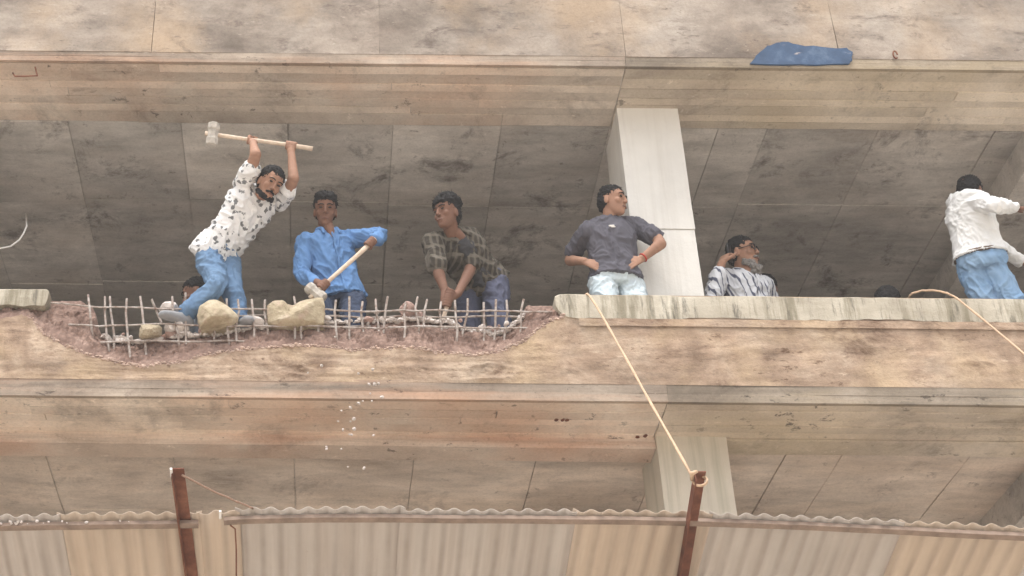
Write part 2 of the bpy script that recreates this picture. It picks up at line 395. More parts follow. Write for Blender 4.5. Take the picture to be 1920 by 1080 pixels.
# the broken parapet -------------------------------------------------
yb = curve([(-20, 600), (0, 598), (40, 590), (62, 600), (85, 628), (125, 650), (165, 664), (225, 681), (275, 688), (335, 683), (380, 670), (450, 657), (520, 652), (600, 650), (660, 657), (700, 655), (760, 652), (830, 664), (880, 668), (930, 662), (975, 645), (1005, 622), (1030, 606), (1048, 598), (1066, 588), (1078, 556)])
yt = curve([(92, 546), (112, 553), (140, 563), (163, 572), (172, 590), (184, 626), (205, 640), (270, 640), (330, 632), (400, 627), (460, 618), (520, 610), (610, 606), (700, 603), (790, 600), (850, 608), (885, 622), (925, 630), (952, 620), (978, 602), (992, 578), (1006, 560), (1022, 551)])
par = empty('broken_parapet', (0, DP, ZF1), B)
DB = DP + TH
def clampz(p, z): return V((p.x, p.y, min(p.z, z)))
ZTL = ZT1 - .004
def zbf(px):
    z = atD(px, yb(px), DP).z if -20 <= px <= 1078 else 99
    return min(z + .012 * nz((px * .05, 0, 0), 1, 2) + .008 * nz((px * .21, 3, 0), 1, 2), ZTL)
def ztf(px):
    z = atD(px, yt(px), DB).z if 92 <= px <= 1022 else 99
    return max(min(z + .02 * nz((px * .06, 9, 0), 1, 4) + .012 * nz((px * .25, 9, 0), 1, 4), ZTL), zbf(px) + .001) if z < 90 else ZTL
pxs = [-1700 + 40 * i for i in range(40)] + [-100 + 2.5 * i for i in range(488)] + [1120 + 40 * i for i in range(60)]
xpx = [atD(px, 600, DP).x for px in pxs]
NV = 36
scars = [(922, 697, 46, 12), (560, 694, 30, 6), (1300, 640, 40, 24), (1430, 668, 60, 10), (1620, 655, 70, 14)]
scars = [(atD(a, b_, DP), c / 276, d / 232) for a, b_, c, d in scars]
vs = []; fs = []
for px, x in zip(pxs, xpx):
    zt_ = zbf(px)
    for j in range(NV + 1):
        z = lerp(ZF1 - .012, zt_, j / NV); p = V((x, DP, z))
        rough = .010 * fbm(p, 3, 5, 3.3) + .006 * fbm((p.x * 2, 0, p.z * 22), 1, 3, 8)
        for q_, ra, rb in scars:
            e_ = math.hypot((x - q_.x) / ra, (z - q_.z) / rb) + .6 * nz(p, 9, 6) + .3 * nz(p, 25, 6)
            if e_ < 1.3: rough += .004 * math.exp(-((e_ - 1) / .2) ** 2) - (.005 * (1 - e_) if e_ < 1 else 0) + .014 * fbm(p, 22, 3, 2) * max(0, 1.2 - e_)
        if x < XJ - .3: rough += .012 * nz(p, 2.2, 5)
        vs.append(p + V((0, -rough * min(1, j * .2) * (1 if 95 < px < 1035 else max(0, min(1, (ZT1 - .2 - z) / .1))) - .002, 0)))
n1 = NV + 1
for i in range(len(pxs) - 1):
    for j in range(NV): fs.append((i * n1 + j, (i + 1) * n1 + j, (i + 1) * n1 + j + 1, i * n1 + j + 1))
front = mobj('parapet_face', vs, fs, M_brown, par, True)
front_top = [vs[i * n1 + NV] for i in range(len(pxs))]
# broken section, rough, from the face up to the inner skin
NB = 20; vs = []; fs = []; sel = [i for i, p in enumerate(pxs) if -30 <= p <= 1085]
for i in sel:
    px = pxs[i]; a = front_top[i]; x = xpx[i]; zt_ = ztf(px); c = V((x, DB, zt_))
    for j in range(NB + 1):
        t = j / NB; p = a.lerp(c, t); p.z = lerp(a.z, c.z, t ** .72)
        am = min(1, 4 * t, (4 * (1 - t) + .25)) * min(1, max(0, (zt_ - a.z) / .06))
        vo = noise.voronoi(p * 19); cp = vo[1][0]; vo2 = noise.voronoi(p * 42)[1][0]
        d = .014 * fbm(p, 6, 3, 1.7) + .010 * noise.cell(cp * 77.7) + .003 * noise.cell(vo2 * 51.3) + (.012 * nz(p, 45, 3) if t < .3 else 0)
        vs.append(p + V((0, -d * am, d * .7 * am)))
n1b = NB + 1
for i in range(len(sel) - 1):
    for j in range(NB): fs.append((i * n1b + j, (i + 1) * n1b + j, (i + 1) * n1b + j + 1, i * n1b + j + 1))
brk = mobj('broken_concrete', vs, fs, M_broken, par, False)
top_line = {pxs[i]: vs[k * n1b + NB] for k, i in enumerate(sel)}
cr = random.Random(5); cv = []; cf = []
ico = bmesh.new(); bmesh.ops.create_icosphere(ico, subdivisions=1, radius=1); iv = [v.co.copy() for v in ico.verts]; fi = [tuple(v.index for v in f.verts) for f in ico.faces]; ico.free()
for _ in range(1500):
    a0, a1 = cr.choice(((192, 300), (318, 566), (318, 566), (602, 790), (795, 985), (795, 985)))
    u_ = cr.uniform(a0, a1); k_ = min(top_line, key=lambda q: abs(q - u_)); q = top_line[k_]
    r_ = .005 + .019 * cr.random() ** 2.2; c_ = V((q.x + cr.uniform(-.008, .008), DB - cr.uniform(.0, .05), 0)); c_.z = q.z - (DB - c_.y) * .55 + cr.uniform(-.004, .010)
    b0 = len(cv); sx_, sy_, sz_ = cr.uniform(.7, 1.4), cr.uniform(.7, 1.3), cr.uniform(.5, .9)
    cv += [c_ + V((v.x * sx_, v.y * sy_, v.z * sz_)) * r_ * cr.uniform(.75, 1.25) for v in iv]; cf += [tuple(b0 + t for t in f) for f in fi]
o = mobj('crumbled_rim', cv, cf, M_rub, par); o['kind'] = 'stuff'
cv = []; cf = []; ft_ = {pxs[i]: front_top[i] for i in sel if 50 < pxs[i] < 1062}; kk = list(ft_)
for _ in range(1300):
    q = ft_[cr.choice(kk)]; r_ = .003 + .009 * cr.random() ** 2.2; c_ = V((q.x + cr.uniform(-.005, .005), q.y + cr.uniform(-.003, .012), q.z + cr.uniform(-.004, .018))); b0 = len(cv)
    cv += [c_ + V((v.x * 1.3, v.y, v.z * .8)) * r_ * cr.uniform(.7, 1.3) for v in iv]; cf += [tuple(b0 + t for t in f) for f in fi]
o = mobj('chipped_lip', cv, cf, M_lipc, par); o['kind'] = 'stuff'
# inner skin and top
vs = []; fs = []
for px, x, ft in zip(pxs, xpx, front_top):
    zt_ = ztf(px); tl = top_line.get(px, V((x, DB, zt_)))
    vs += [V((x, DP + .001, ft.z)) if px not in top_line else tl.copy(), tl.copy(), V((x, DB, ZF1 + .002))]
for i in range(len(pxs) - 1):
    for j in range(2): fs.append((i * 3 + j, (i + 1) * 3 + j, (i + 1) * 3 + j + 1, i * 3 + j + 1))
mobj('parapet_inner_face', vs, fs, M_brown, par)
# pale coping band left and right of the break
def coping(px0, px1, ragged, seed, y_low, zdrop):
    n = 240; vs = []; fs = []
    for i in range(n + 1):
        q_ = i / n; px = lerp(px0, px1, q_ * q_ if ragged == 'L' else 1 - (1 - q_) ** 2); x = atD(px, 560, DP).x
        e = 0
        if ragged == 'R': e = max(0, 1 - (px1 - px) / 8)
        if ragged == 'L': e = max(0, 1 - (px - px0) / 22)
        zl = ZT1 - zdrop + .016 * nz((x * 3, 0, 0), 1, seed) + .012 * nz((x * 11, 0, 0), 1, seed) + e * e * zdrop * .45 + .02 * e * nz((x * 25, 0, 0), 1, seed)
        zt_ = ZT1 + .006 * nz((x * 6, 5, 0), 1, seed) - .012 * e * e * e + .012 * e * nz((x * 20, 3, 0), 1, seed)
        d = (.007 + .003 * nz((x * 8, 2, 0), 1, seed)) * (1 - e * .9)
        prof = [(DP - .003, zl + .004), (DP - d, zl), (DP - d - .003, lerp(zl, zt_, .5)), (DP - d, zt_ - .012), (DP - d + .012, zt_), (DB + .01, zt_ + .002), (DB + .01, zl)]
        vs += [V((x, y, z)) for y, z in prof]
    k = 7
    for i in range(n):
        for j in range(k): fs.append((i * k + j, (i + 1) * k + j, (i + 1) * k + (j + 1) % k, i * k + (j + 1) % k))
    fs.append(tuple(range(k))); fs.append(tuple(n * k + j for j in range(k))[::-1])
    return mobj('parapet_coping', vs, fs, M_edge, par)
coping(-1700, 90, 'R', 3, 570, .13); coping(1041, 3400, 'L', 5, 600, .185)
# a thin drip ledge under the right coping
vs, fs = grid(lambda u, v: V((lerp(atD(1085, 605, DP).x, XR, u), DP - .013 - .004 * nz((u * 60, v * 3, 0)), ZT1 - .19 - .055 * v - .006 * nz((u * 50, 1, 0)))), 120, 3)
mobj('drip_ledge', vs, fs, M_brown, par)

# reinforcing bars of the broken parapet
rr = random.Random(11)
tips = [(165, 553), (197, 556), (206, 556), (238, 560), (263, 556), (323, 556), (348, 549), (398, 562), (425, 560), (446, 562), (472, 562), (497, 562), (551, 556), (630, 563), (655, 556), (680, 566), (704, 561), (727, 556), (761, 566), (783, 557), (801, 562), (827, 566), (853, 563), (877, 560), (907, 567), (930, 562), (950, 563), (982, 561), (565, 575), (600, 580)]
for px, py in tips:
    Dt = DP + .045 + rr.uniform(-.02, .05)
    top = atD(px, py, Dt - .02)
    xb = px + (640 - px) * .040 + rr.uniform(-7, 7)
    zb_ = zbf(xb) - .05
    bot = V((atD(xb, 640, DP + .05).x, DP + .05 + rr.uniform(-.01, .03), zb_ + .05 if False else zb_))
    mid = top.lerp(bot, .5) + V((rr.uniform(-.018, .018), rr.uniform(-.02, .02), 0)); m2 = top.lerp(bot, .2) + V((rr.uniform(-.014, .014), rr.uniform(-.02, .01), 0))
    vs, fs = tube([bot, mid, m2, top], .0078, 7); mobj('rebar', vs, fs, M_rebar, par, False)
vs, fs = tube([atD(284, 561, DP + .02), atD(292, 580, DP + .05), atD(303, 606, DP + .05)], .0085, 7); mobj('rebar', vs, fs, M_rebar, par)
for ya, px0, px1, dd in ((581, 95, 1035, .035), (592, 330, 985, .10), (612, 120, 1000, .03), (642, 188, 475, .03), (613, 560, 975, .10)):
    pts = []
    n = 40
    for i in range(n + 1):
        px = lerp(px0, px1, i / n); sg = 5.0 * nz((px * .008, ya, 0)) + 2.5 * nz((px * .03, ya, 0)) + (px - 560) * .008
        if ya == 581: sg += -8 * max(0, (300 - px) / 200)
        pts.append(atD(px, ya + sg, DP + dd))
    vs, fs = tube(pts, .0062, 7); mobj('rebar', vs, fs, M_rebar, par)
# blue paint on the edge above, hooks and stray wire
bl = [(1406, 119), (1418, 104), (1438, 86), (1456, 80), (1474, 77), (1487, 82), (1510, 86), (1556, 89), (1588, 90), (1598, 98), (1597, 112), (1591, 119), (1500, 121)]
bl2 = []
for (xa, ya), (xb, yb_) in zip(bl, bl[1:] + bl[:1]):
    for t in (0, .33, .66): bl2.append((lerp(xa, xb, t) + 3 * nz((xa + t * 9, ya, 0), .9), lerp(ya, yb_, t) + 2.6 * nz((xa + t * 9, ya, 5), .9)))
pts = [atD(x, y, DP - .014) for x, y in bl2]
n = len(pts); vs = pts + [p + V((0, .03, 0)) for p in pts]
fs = [tuple(range(n))] + [tuple(range(2 * n - 1, n - 1, -1))] + [(i, n + i, n + (i + 1) % n, (i + 1) % n) for i in range(n)]
mobj('blue_paint_patch', vs, fs, M_blue, up)
c0 = atD(1678, 104, DP - .012)
vs, fs = tube([c0 + V((.014 * math.cos(a), -.012 + .006 * math.sin(a * .5), .035 * math.sin(a))) for a in [i * 2 * math.pi / 14 for i in range(13)]], .006, 6)
mobj('steel_hook', vs, fs, M_rust, up)
vs, fs = tube([atD(24, 137, DP + .1), atD(28, 143, DP + .02), atD(48, 143, DP + .0), atD(70, 142, DP + .02), atD(66, 126, DP + .05)], .006, 6); mobj('steel_hook', vs, fs, M_rust, fs2)
w_ = [(-40, 462), (0, 466), (20, 462), (36, 450), (44, 438), (50, 424)]
pts = [atD(x, y, DC + .3) for x, y in w_] + [atZ(49, 400, ZS2 + .01)]
vs, fs = tube(pts, .0065, 8); o = mobj('hanging_cable', vs, fs, M_white, None, True)
tag(o, 'short white cable curving down from the ceiling at the far left', 'cable')

def rock(seed, sub=3, flat=1.0, ang=.35):
    bm = bmesh.new(); bmesh.ops.create_icosphere(bm, subdivisions=sub, radius=1)
    rr = random.Random(seed); pl = [(V((rr.gauss(0, 1), rr.gauss(0, 1), rr.gauss(0, 1))).normalized(), rr.uniform(.55, .85)) for _ in range(9)]
    for v in bm.verts:
        p = v.co.normalized(); r = 1.0
        for n_, d in pl:
            k = p.dot(n_)
            if k > 1e-3: r = min(r, d / k)
        v.co = p * r * (1 + .10 * fbm(p, 3, 3, seed))
    me = bpy.data.meshes.new('lump'); bm.to_mesh(me); bm.free(); return me
# ------------------------------------------------------------------ catch canopy of corrugated sheets on ropes
DO, FA = 7.3, R(15)
fdir = V((0, math.cos(FA), -math.sin(FA)))         # from the outer edge inwards, sloping down to the building
fnor = V((0, math.sin(FA), math.cos(FA)))
edge_y = curve([(-400, 972), (0, 967), (200, 964), (400, 962), (470, 957), (700, 955), (900, 957), (1150, 959), (1300, 962), (1500, 969), (1700, 979), (1920, 990), (2400, 1012)])
canopy = empty('catch_canopy', tuple(atD(960, 960, DO)))
tag(canopy, 'sloping catch canopy of corrugated metal sheets below the broken parapet', 'canopy')
PITCHC = .094; LEN = 1.55
def sheet(px0, px1, m, seed, lift, skew=0.0, out=0.0):
    rr = random.Random(seed)
    a = atD(px0, edge_y(px0), DO); b_ = atD(px1, edge_y(px1), DO)
    W = (b_ - a).length; n = max(8, int(W / PITCHC * 12)); nl = 10
    def fn(u, v):
        p = a.lerp(b_, u) + fdir * (v * LEN - out) + V((skew * v, 0, 0))
        wv = math.cos(u * W / PITCHC * 2 * math.pi) * .0105
        sag = .006 * nz((u * 3, v * 2, seed)) + .004 * nz((u * 9, v * 5, seed))
        return p + fnor * (wv + lift + sag + .008 * (1 - v) * nz((u * 5, 0, seed * 2.0)))
    vs, fs = grid(fn, n, nl)
    o = mobj('corrugated_sheet', vs, fs, m, canopy, True)
    va = o.data.attributes.new('valley_shade', 'FLOAT', 'POINT'); va.data.foreach_set('value', [max(0, -math.cos((i // (nl + 1)) / n * W / PITCHC * 2 * math.pi)) ** 1.5 for i in range((n + 1) * (nl + 1))])  # wave phase, drives the shading painted into the valleys
    md = o.modifiers.new('thickness', 'SOLIDIFY'); md.thickness = .0025; md.offset = 0
    return o
sheet(-420, -150, M_sheetT, 1, .004); sheet(-160, 112, M_sheetG, 2, .0, .012); sheet(105, 378, M_sheetT, 3, .006, .01)
sheet(368, 450, M_sheetT, 4, .0); sheet(440, 760, M_sheetG, 5, .006, 0, .012); sheet(750, 1082, M_sheetG, 6, .001)
sheet(1075, 1340, M_sheetT, 7, .007); sheet(1330, 1695, M_sheetG, 8, .0, 0, .008); sheet(1688, 1960, M_sheetT, 9, .006); sheet(1950, 2350, M_sheetG, 10, .0)
# batten tying the outer edge, a second one further in
def batten(off, drop, px0, px1, rad):
    n = 40; pts = [atD(lerp(px0, px1, i / n), edge_y(lerp(px0, px1, i / n)), DO) + fdir * off - fnor * (drop + .004 * nz((i * .4, off, 0))) for i in range(n + 1)]
    vs = []; fs = []
    for p in pts: vs += [p - fdir * rad + fnor * rad * .55, p + fdir * rad + fnor * rad * .55, p + fdir * rad - fnor * rad * .55, p - fdir * rad - fnor * rad * .55]
    for i in range(n):
        for j in range(4): fs.append((i * 4 + j, (i + 1) * 4 + j, (i + 1) * 4 + (j + 1) % 4, i * 4 + (j + 1) % 4))
    fs += [(0, 1, 2, 3), (n * 4 + 3, n * 4 + 2, n * 4 + 1, n * 4)]
    return mobj('batten', vs, fs, M_batten, canopy)
batten(.035, .030, 420, 2350, .020); batten(.05, .032, -420, 372, .020); batten(1.1, .03, -420, 2350, .03)
# rusty angle-steel arms under the sheets
arm_p = atD(960, 960, DO) - fnor * .058
def angle_arm(p_tip, p_low, label_rope):
    a = hit(*p_tip, arm_p, fnor); c = hit(*p_low, arm_p, fnor); d = (c - a).normalized(); e = a + d * 2.1
    side = d.cross(fnor).normalized(); vs = []; fs = []
    prof = [(-.03, .03), (.03, .03), (.03, .024), (-.024, .024), (-.024, -.032), (-.03, -.032)]
    for q in (a, e): vs += [q + side * x + fnor * z for x, z in prof]
    k = 6
    for j in range(k): fs.append((j, (j + 1) % k, k + (j + 1) % k, k + j))
    fs += [(0, 1, 2, 3), (0, 3, 4, 5), (k + 3, k + 2, k + 1, k), (k + 5, k + 4, k + 3, k)]
    mobj('support_arm', vs, fs, M_rust, canopy)
    vs, fs = tube([a + d * .0, a + d * .05], .026, 10); 
    return a, d, side
t1, d1, s1 = angle_arm((333, 886), (359, 1080), 0)
t2, d2, s2 = angle_arm((1314, 892), (1283, 1080), 0)
t3, d3, s3 = angle_arm((2240, 930), (2120, 1110), 0)
t4, d4, s4 = angle_arm((-560, 900), (-430, 1080), 0)
# wire tie and hook at the sheet lap
vs, fs = tube([atD(413, 958, DO - .02), atD(413, 972, DO + .02)], .007, 6); mobj('wire_tie', vs, fs, M_white, canopy)
vs, fs = tube([hit(432, 985, arm_p, fnor), hit(441, 992, arm_p, fnor), hit(443, 1030, arm_p, fnor), hit(443, 1100, arm_p, fnor)], .004, 6); mobj('hanging_wire', vs, fs, M_rust, canopy)
for px, py in ((1043, 787), (1055, 788), (1063, 788), (1195, 820), (1210, 818)):
    q = atD(px, py, DC - .12); q = V((q.x, q.y, ZS1)) if False else hit(px, py, V((0, 0, ZS1 - .004)), V((0, 0, 1)))
    mk = rock(int(px), 2); mk.transform(Matrix.Translation((q.x, q.y, ZS1 - .002)) @ Matrix.Diagonal((.016, .022, .010, 1))); P('rust_lump', mk, M_rust, fs1)
# ropes
def rope(pts, rad, m, label, knot=None):
    P_ = []
    for a, b_ in zip(pts, pts[1:]):
        for i in range(12): P_.append(a.lerp(b_, i / 12))
    P_.append(pts[-1]); N = len(P_)
    for _ in range(4): P_ = [P_[0]] + [(P_[i - 1] + P_[i] + P_[i + 1]) / 3 for i in range(1, N - 1)] + [P_[-1]]
    P_ = [p + V((.004 * nz((i * .3, 1, 0)), 0, .004 * nz((i * .3, 2, 0)))) for i, p in enumerate(P_)]
    r_ = [rad * (1 + .18 * math.sin(i * 2.4)) for i in range(N)]
    root = empty('rope', tuple(P_[-1]))
    vs, fs = tube(P_, r_, 7); mobj('strand', vs, fs, m, root, True)
    if knot:
        c, d, s_ = knot
        loop = [c + d * .03 + (s_ * math.cos(a) + fnor * math.sin(a)) * .034 + d * .012 * math.sin(a * .5 + k) for k in (0, .5) for a in [i * 2 * math.pi / 12 for i in range(13)]]
        vs, fs = tube(loop, rad * .8, 6); mobj('knot', vs, fs, m, root, True)
        vs, fs = tube([c + d * .03 - s_ * .04, c - s_ * .045 - d * .02, c - d * .035 - s_ * .02], [rad * 1.3, rad * 1.6, rad], 6); mobj('rope_end', vs, fs, m, root, True)
    return tag(root, label, 'rope')
pa = atD(1103, 549, DP - .034)
rope([V((pa.x - .03, DB + .25, ZT1 - .25)), V((pa.x - .02, DB + .02, ZT1 + .014)), V((pa.x, DP - .03, ZT1 + .012)), t2 + d2 * .03 - s2 * .03], .0075, M_rope, 'pale rope from the parapet top down to the tip of the right rusty arm', (t2, d2, s2))
pa = atD(1788, 553, DP - .034)
rope([atD(1690, 580, DB + .3), atD(1708, 551, DB + .03), atD(1728, 545, DB), atD(1752, 544.5, DP + .05), atD(1775, 549, DP - .01), atD(1795, 559, DP - .04), t3], .0068, M_rope, 'thin pale rope looping over the parapet and out of the right side', (t3, d3, s3))
rope([t1 + d1 * .02 + s1 * .02, t1.lerp(atD(474, 952, DO), .5) - V((0, 0, .012)), atD(474, 953, DO)], .0055, M_ropedk, 'short thin brown rope from the left rusty arm to the sheet edge', None)
vs, fs = tube([t1 - s1 * .032 + d1 * .03, t1 - s1 * .03 - d1 * .03], .007, 6); mobj('rag_tie', vs, fs, M_white, canopy)

# ------------------------------------------------------------------ lumps and rubble
def prism_lump(name, outline, D, depth, m, seed, amp=.012, poke=None):
    """outline in pixels on a plane D, given real thickness, then roughened"""
    bm = bmesh.new(); f = [bm.verts.new(atD(x, y, D)) for x, y in outline]; b0 = [bm.verts.new(v.co + V((0, depth, 0))) for v in f]
    n = len(f); bm.faces.new(b0[::-1])
    if poke:
        pv_ = bm.verts.new(atD(*poke))
        q_ = random.Random(seed); ap = pv_.co.copy(); bm.verts.remove(pv_)
        rg = [bm.verts.new(v.co.lerp(ap, q_.uniform(.35, .6)) + V((0, -q_.uniform(0, .03), 0))) for v in f]
        for i in range(n): bm.faces.new([f[i], f[(i + 1) % n], rg[(i + 1) % n], rg[i]])
        cv_ = bm.verts.new(ap)
        for i in range(n): bm.faces.new([rg[i], rg[(i + 1) % n], cv_])
    else: bm.faces.new(f)
    for i in range(n): bm.faces.new([f[i], b0[i], b0[(i + 1) % n], f[(i + 1) % n]])
    bmesh.ops.recalc_face_normals(bm, faces=bm.faces[:])
    bmesh.ops.bevel(bm, geom=bm.edges[:], offset=.006, segments=1, affect='EDGES', profile=.5)
    bmesh.ops.triangulate(bm, faces=bm.faces[:])
    bmesh.ops.subdivide_edges(bm, edges=[e for e in bm.edges if e.calc_length() > .03], cuts=2, use_grid_fill=True)
    bmesh.ops.subdivide_edges(bm, edges=[e for e in bm.edges if e.calc_length() > .03], cuts=1, use_grid_fill=True)
    bmesh.ops.triangulate(bm, faces=bm.faces[:]); bm.normal_update()
    for v in bm.verts: v.co += v.normal * amp * (fbm(v.co, 26, 4, seed) + .8 * (noise.voronoi(v.co * 14)[0][0] - .4))
    me = bpy.data.meshes.new(name); bm.to_mesh(me); bm.free(); return link(name, me, m, None, False)
o = prism_lump('concrete_lump', [(500, 572), (512, 563), (530, 562), (541, 570), (549, 572), (566, 563), (590, 558), (607, 558), (609, 575), (608, 606), (560, 611), (520, 611), (502, 603)], DP + .02, .15, M_stone, 4, .005, (540, 592, DP - .05))
tag(o, 'yellowish broken concrete lump with a notched top under the resting hammer head', 'concrete lump')
o = prism_lump('concrete_lump', [(369, 592), (374, 573), (392, 562), (404, 561), (428, 573), (444, 588), (446, 596), (436, 604), (408, 611), (376, 612)], DP - .01, .15, M_stone, 9, .004, (400, 590, DP - .11))
tag(o, 'rounded tan concrete lump in front of the jumping hammer man\'s leg', 'concrete lump')
rk = [rock(i, 2) for i in range(6)]
for me in rk[:3]: me.materials.append(M_rub)
for me in rk[3:]: me.materials.append(M_rubp)
def place(me, name, p, s, label, cat, group, seed):
    rr = random.Random(seed); o = bpy.data.objects.new(name, me); col.objects.link(o)
    o.location = p; o.scale = (s * rr.uniform(.8, 1.25), s * rr.uniform(.8, 1.2), s * rr.uniform(.55, .85)); o.rotation_euler = (rr.uniform(-.4, .4), rr.uniform(-.4, .4), rr.uniform(0, 6))
    return tag(o, label, cat, group)
rr = random.Random(21)
for i in range(46):
    px = rr.choice([rr.uniform(320, 560), rr.uniform(320, 480), rr.uniform(600, 800), rr.uniform(840, 970), rr.uniform(200, 300)])
    zt_ = ztf(px); s = rr.uniform(.018, .05) if 320 < px < 560 else rr.uniform(.012, .03)
    p = V((atD(px, 625, DB).x, DP + rr.uniform(.05, .14), zt_ + s * rr.uniform(.1, .6)))
    ri = rr.randrange(4) if 320 < px < 560 else rr.randrange(6)
    where = 'at the left end of the break' if px < 310 else 'below the patterned shirt man' if px < 490 else 'behind the yellowish lump' if px < 580 else 'below the blue shirt man' if px < 820 else 'below the checked shirt man'
    place(rk[ri], 'rubble_piece', p, s, ('small white dusty' if ri < 3 else 'small pinkish') + ' piece of broken concrete ' + where, 'rubble', 'rubble along the smashed parapet top', i)
for i, (px, py, D, s, lab) in enumerate(((766, 583, DP + .09, .062, 'pinkish rubble lump caught among the bars left of the checked shirt man'), (690, 601, DP + .1, .05, 'small brown rubble lump on the smashed edge below the blue shirt man'), (282, 622, DP + .04, .085, 'tan split rubble lump low at the left end of the break'), (318, 586, DP + .11, .09, 'pale grey stone wedged between the bars by the hammer man\'s shoe'))):
    me = rock(40 + i, 3); me.materials.append((M_rubp, M_rubp, M_stone, M_rub)[i]); o = place(me, 'rubble_lump', atD(px, py, D), s, lab, 'rubble', None, 70 + i)
fall = [(703, 720), (692, 720), (694, 738), (640, 770), (657, 764), (664, 786), (672, 756), (697, 752), (655, 815), (659, 815), (643, 806), (612, 838), (612, 842), (640, 842), (652, 876), (680, 752), (710, 719), (699, 693), (657, 790), (700, 816), (664, 805), (628, 632), (672, 700), (603, 686), (577, 699), (682, 878), (716, 745), (634, 790), (1047, 787), (1055, 788)]
for i, (px, py) in enumerate(fall[:28]):
    place(rk[i % 3], 'falling_fragment', atD(px, py, DP - .18 - rr.uniform(0, .15)), rr.choice([.008, .011, .015]), 'tiny pale concrete fragment falling through the air below the break', 'fragment', 'concrete fragments falling below the break', 100 + i)
for i in range(20):
    px = rr.choice([rr.uniform(-20, 60), rr.uniform(0, 130), rr.uniform(60, 290)])
    place(rk[rr.randrange(3)], 'canopy_debris', atD(px, edge_y(px) + 8, DO + .0) - fnor * .012 + fdir * rr.uniform(0, .02), rr.uniform(.004, .012), 'white crumb of debris caught at the canopy\'s outer edge', 'debris', 'white crumbs along the canopy edge', 300 + i)

# ------------------------------------------------------------------ people
def fabric(name, c, var=.12, bump=.25):
    b = MB(name, .9, .15); n = b.noise(9, 6, .6); w_ = b.noise(260, 2, .5)
    b.bump(b.math('ADD', n, b.math('MULTIPLY', w_, .3)), bump, .006)
    return b.col(b.ramp(n, [(.3, mul3(c, 1 - var)), (.7, mul3(c, 1 + var))]))
def denim(name, c, fade):
    b = MB(name, .9, .1); n = b.noise(3.2, 7, .6); c_ = b.ramp(n, [(.25, c), (.8, fade)])
    b.bump(b.noise(120, 3, .6), .2, .004); return b.col(c_)
def skin(name, c):
    b = MB(name, .68, .22); n = b.noise(14, 5, .6); b.b.inputs['Subsurface Weight'].default_value = .08; b.b.inputs['Subsurface Radius'].default_value = (.02, .008, .005)
    return b.col(b.ramp(n, [(.3, mul3(c, .88)), (.7, mul3(c, 1.1))]))
def floral(name):
    b = MB(name, .9, .12); wv = b.noise(16, 3, .5); n = b.t.nodes.new('ShaderNodeVectorMath'); n.operation = 'ADD'
    v1 = b.voro(19); v2 = b.noise(40, 3, .6)
    f = b.math('ADD', v1, b.math('MULTIPLY', b.math('SUBTRACT', v2, .5), 1.1))
    m_ = b.ramp(f, [(.27, 1.0), (.35, 0.0)])
    return b.col(b.mix(b.math('MULTIPLY', m_, .85), (.74, .73, .72), (.075, .08, .085)))
def stripes(name, base, c1, d1, f1, w1, c2=None, d2=None, f2=0, w2=.3, wob=.25):
    b = MB(name, .9, .12); x = b.sep(); wn = b.math('MULTIPLY', b.math('SUBTRACT', b.noise(5, 3, .5), .5), wob)
    def band(d, f, w_):
        s = b.math('ADD', b.math('ADD', b.math('MULTIPLY', x[0], d[0]), b.math('MULTIPLY', x[1], d[1])), b.math('MULTIPLY', x[2], d[2]))
        q = b.math('FRACT', b.math('ADD', b.math('MULTIPLY', s, f), wn)); t = b.math('ABSOLUTE', b.math('SUBTRACT', q, .5))
        return b.ramp(t, [(w_ * .5 * .75, 1.0), (w_ * .5 * 1.25, 0.0)])
    c = b.mix(band(d1, f1, w1), base, c1)
    if c2: c = b.mix(b.math('MULTIPLY', band(d2, f2, w2), .8), c, c2)
    b.bump(b.noise(60, 4, .6), .2, .004)
    return b.col(c)
M_skinA = skin('warm brown skin', (.26, .135, .085)); M_skinB = skin('light brown skin', (.33, .185, .125)); M_skinC = skin('deep brown skin', (.19, .10, .068))
M_hair = simple('black hair', (.014, .013, .014), .8, .25, .3, 60, 0, .6)
M_greyb = simple('grizzled beard', (.20, .185, .17), .9, .2, .6, 70, 0, .6)
M_eye = simple('dark eye', (.03, .02, .018), .25, .5, .05)
M_lip = simple('lip', (.17, .08, .06), .5, .3, .1)
M_shoe = simple('pale canvas shoe', (.27, .275, .29), .8, .2, .12)
M_shoed = simple('dark shoe', (.06, .05, .05), .7, .3, .2)
M_belt = simple('brown leather belt', (.13, .085, .055), .6, .3, .2)
M_red = simple('red thread', (.45, .03, .025), .8, .2, .1)
M_blk = simple('black plastic', (.02, .02, .022), .35, .5, .1)

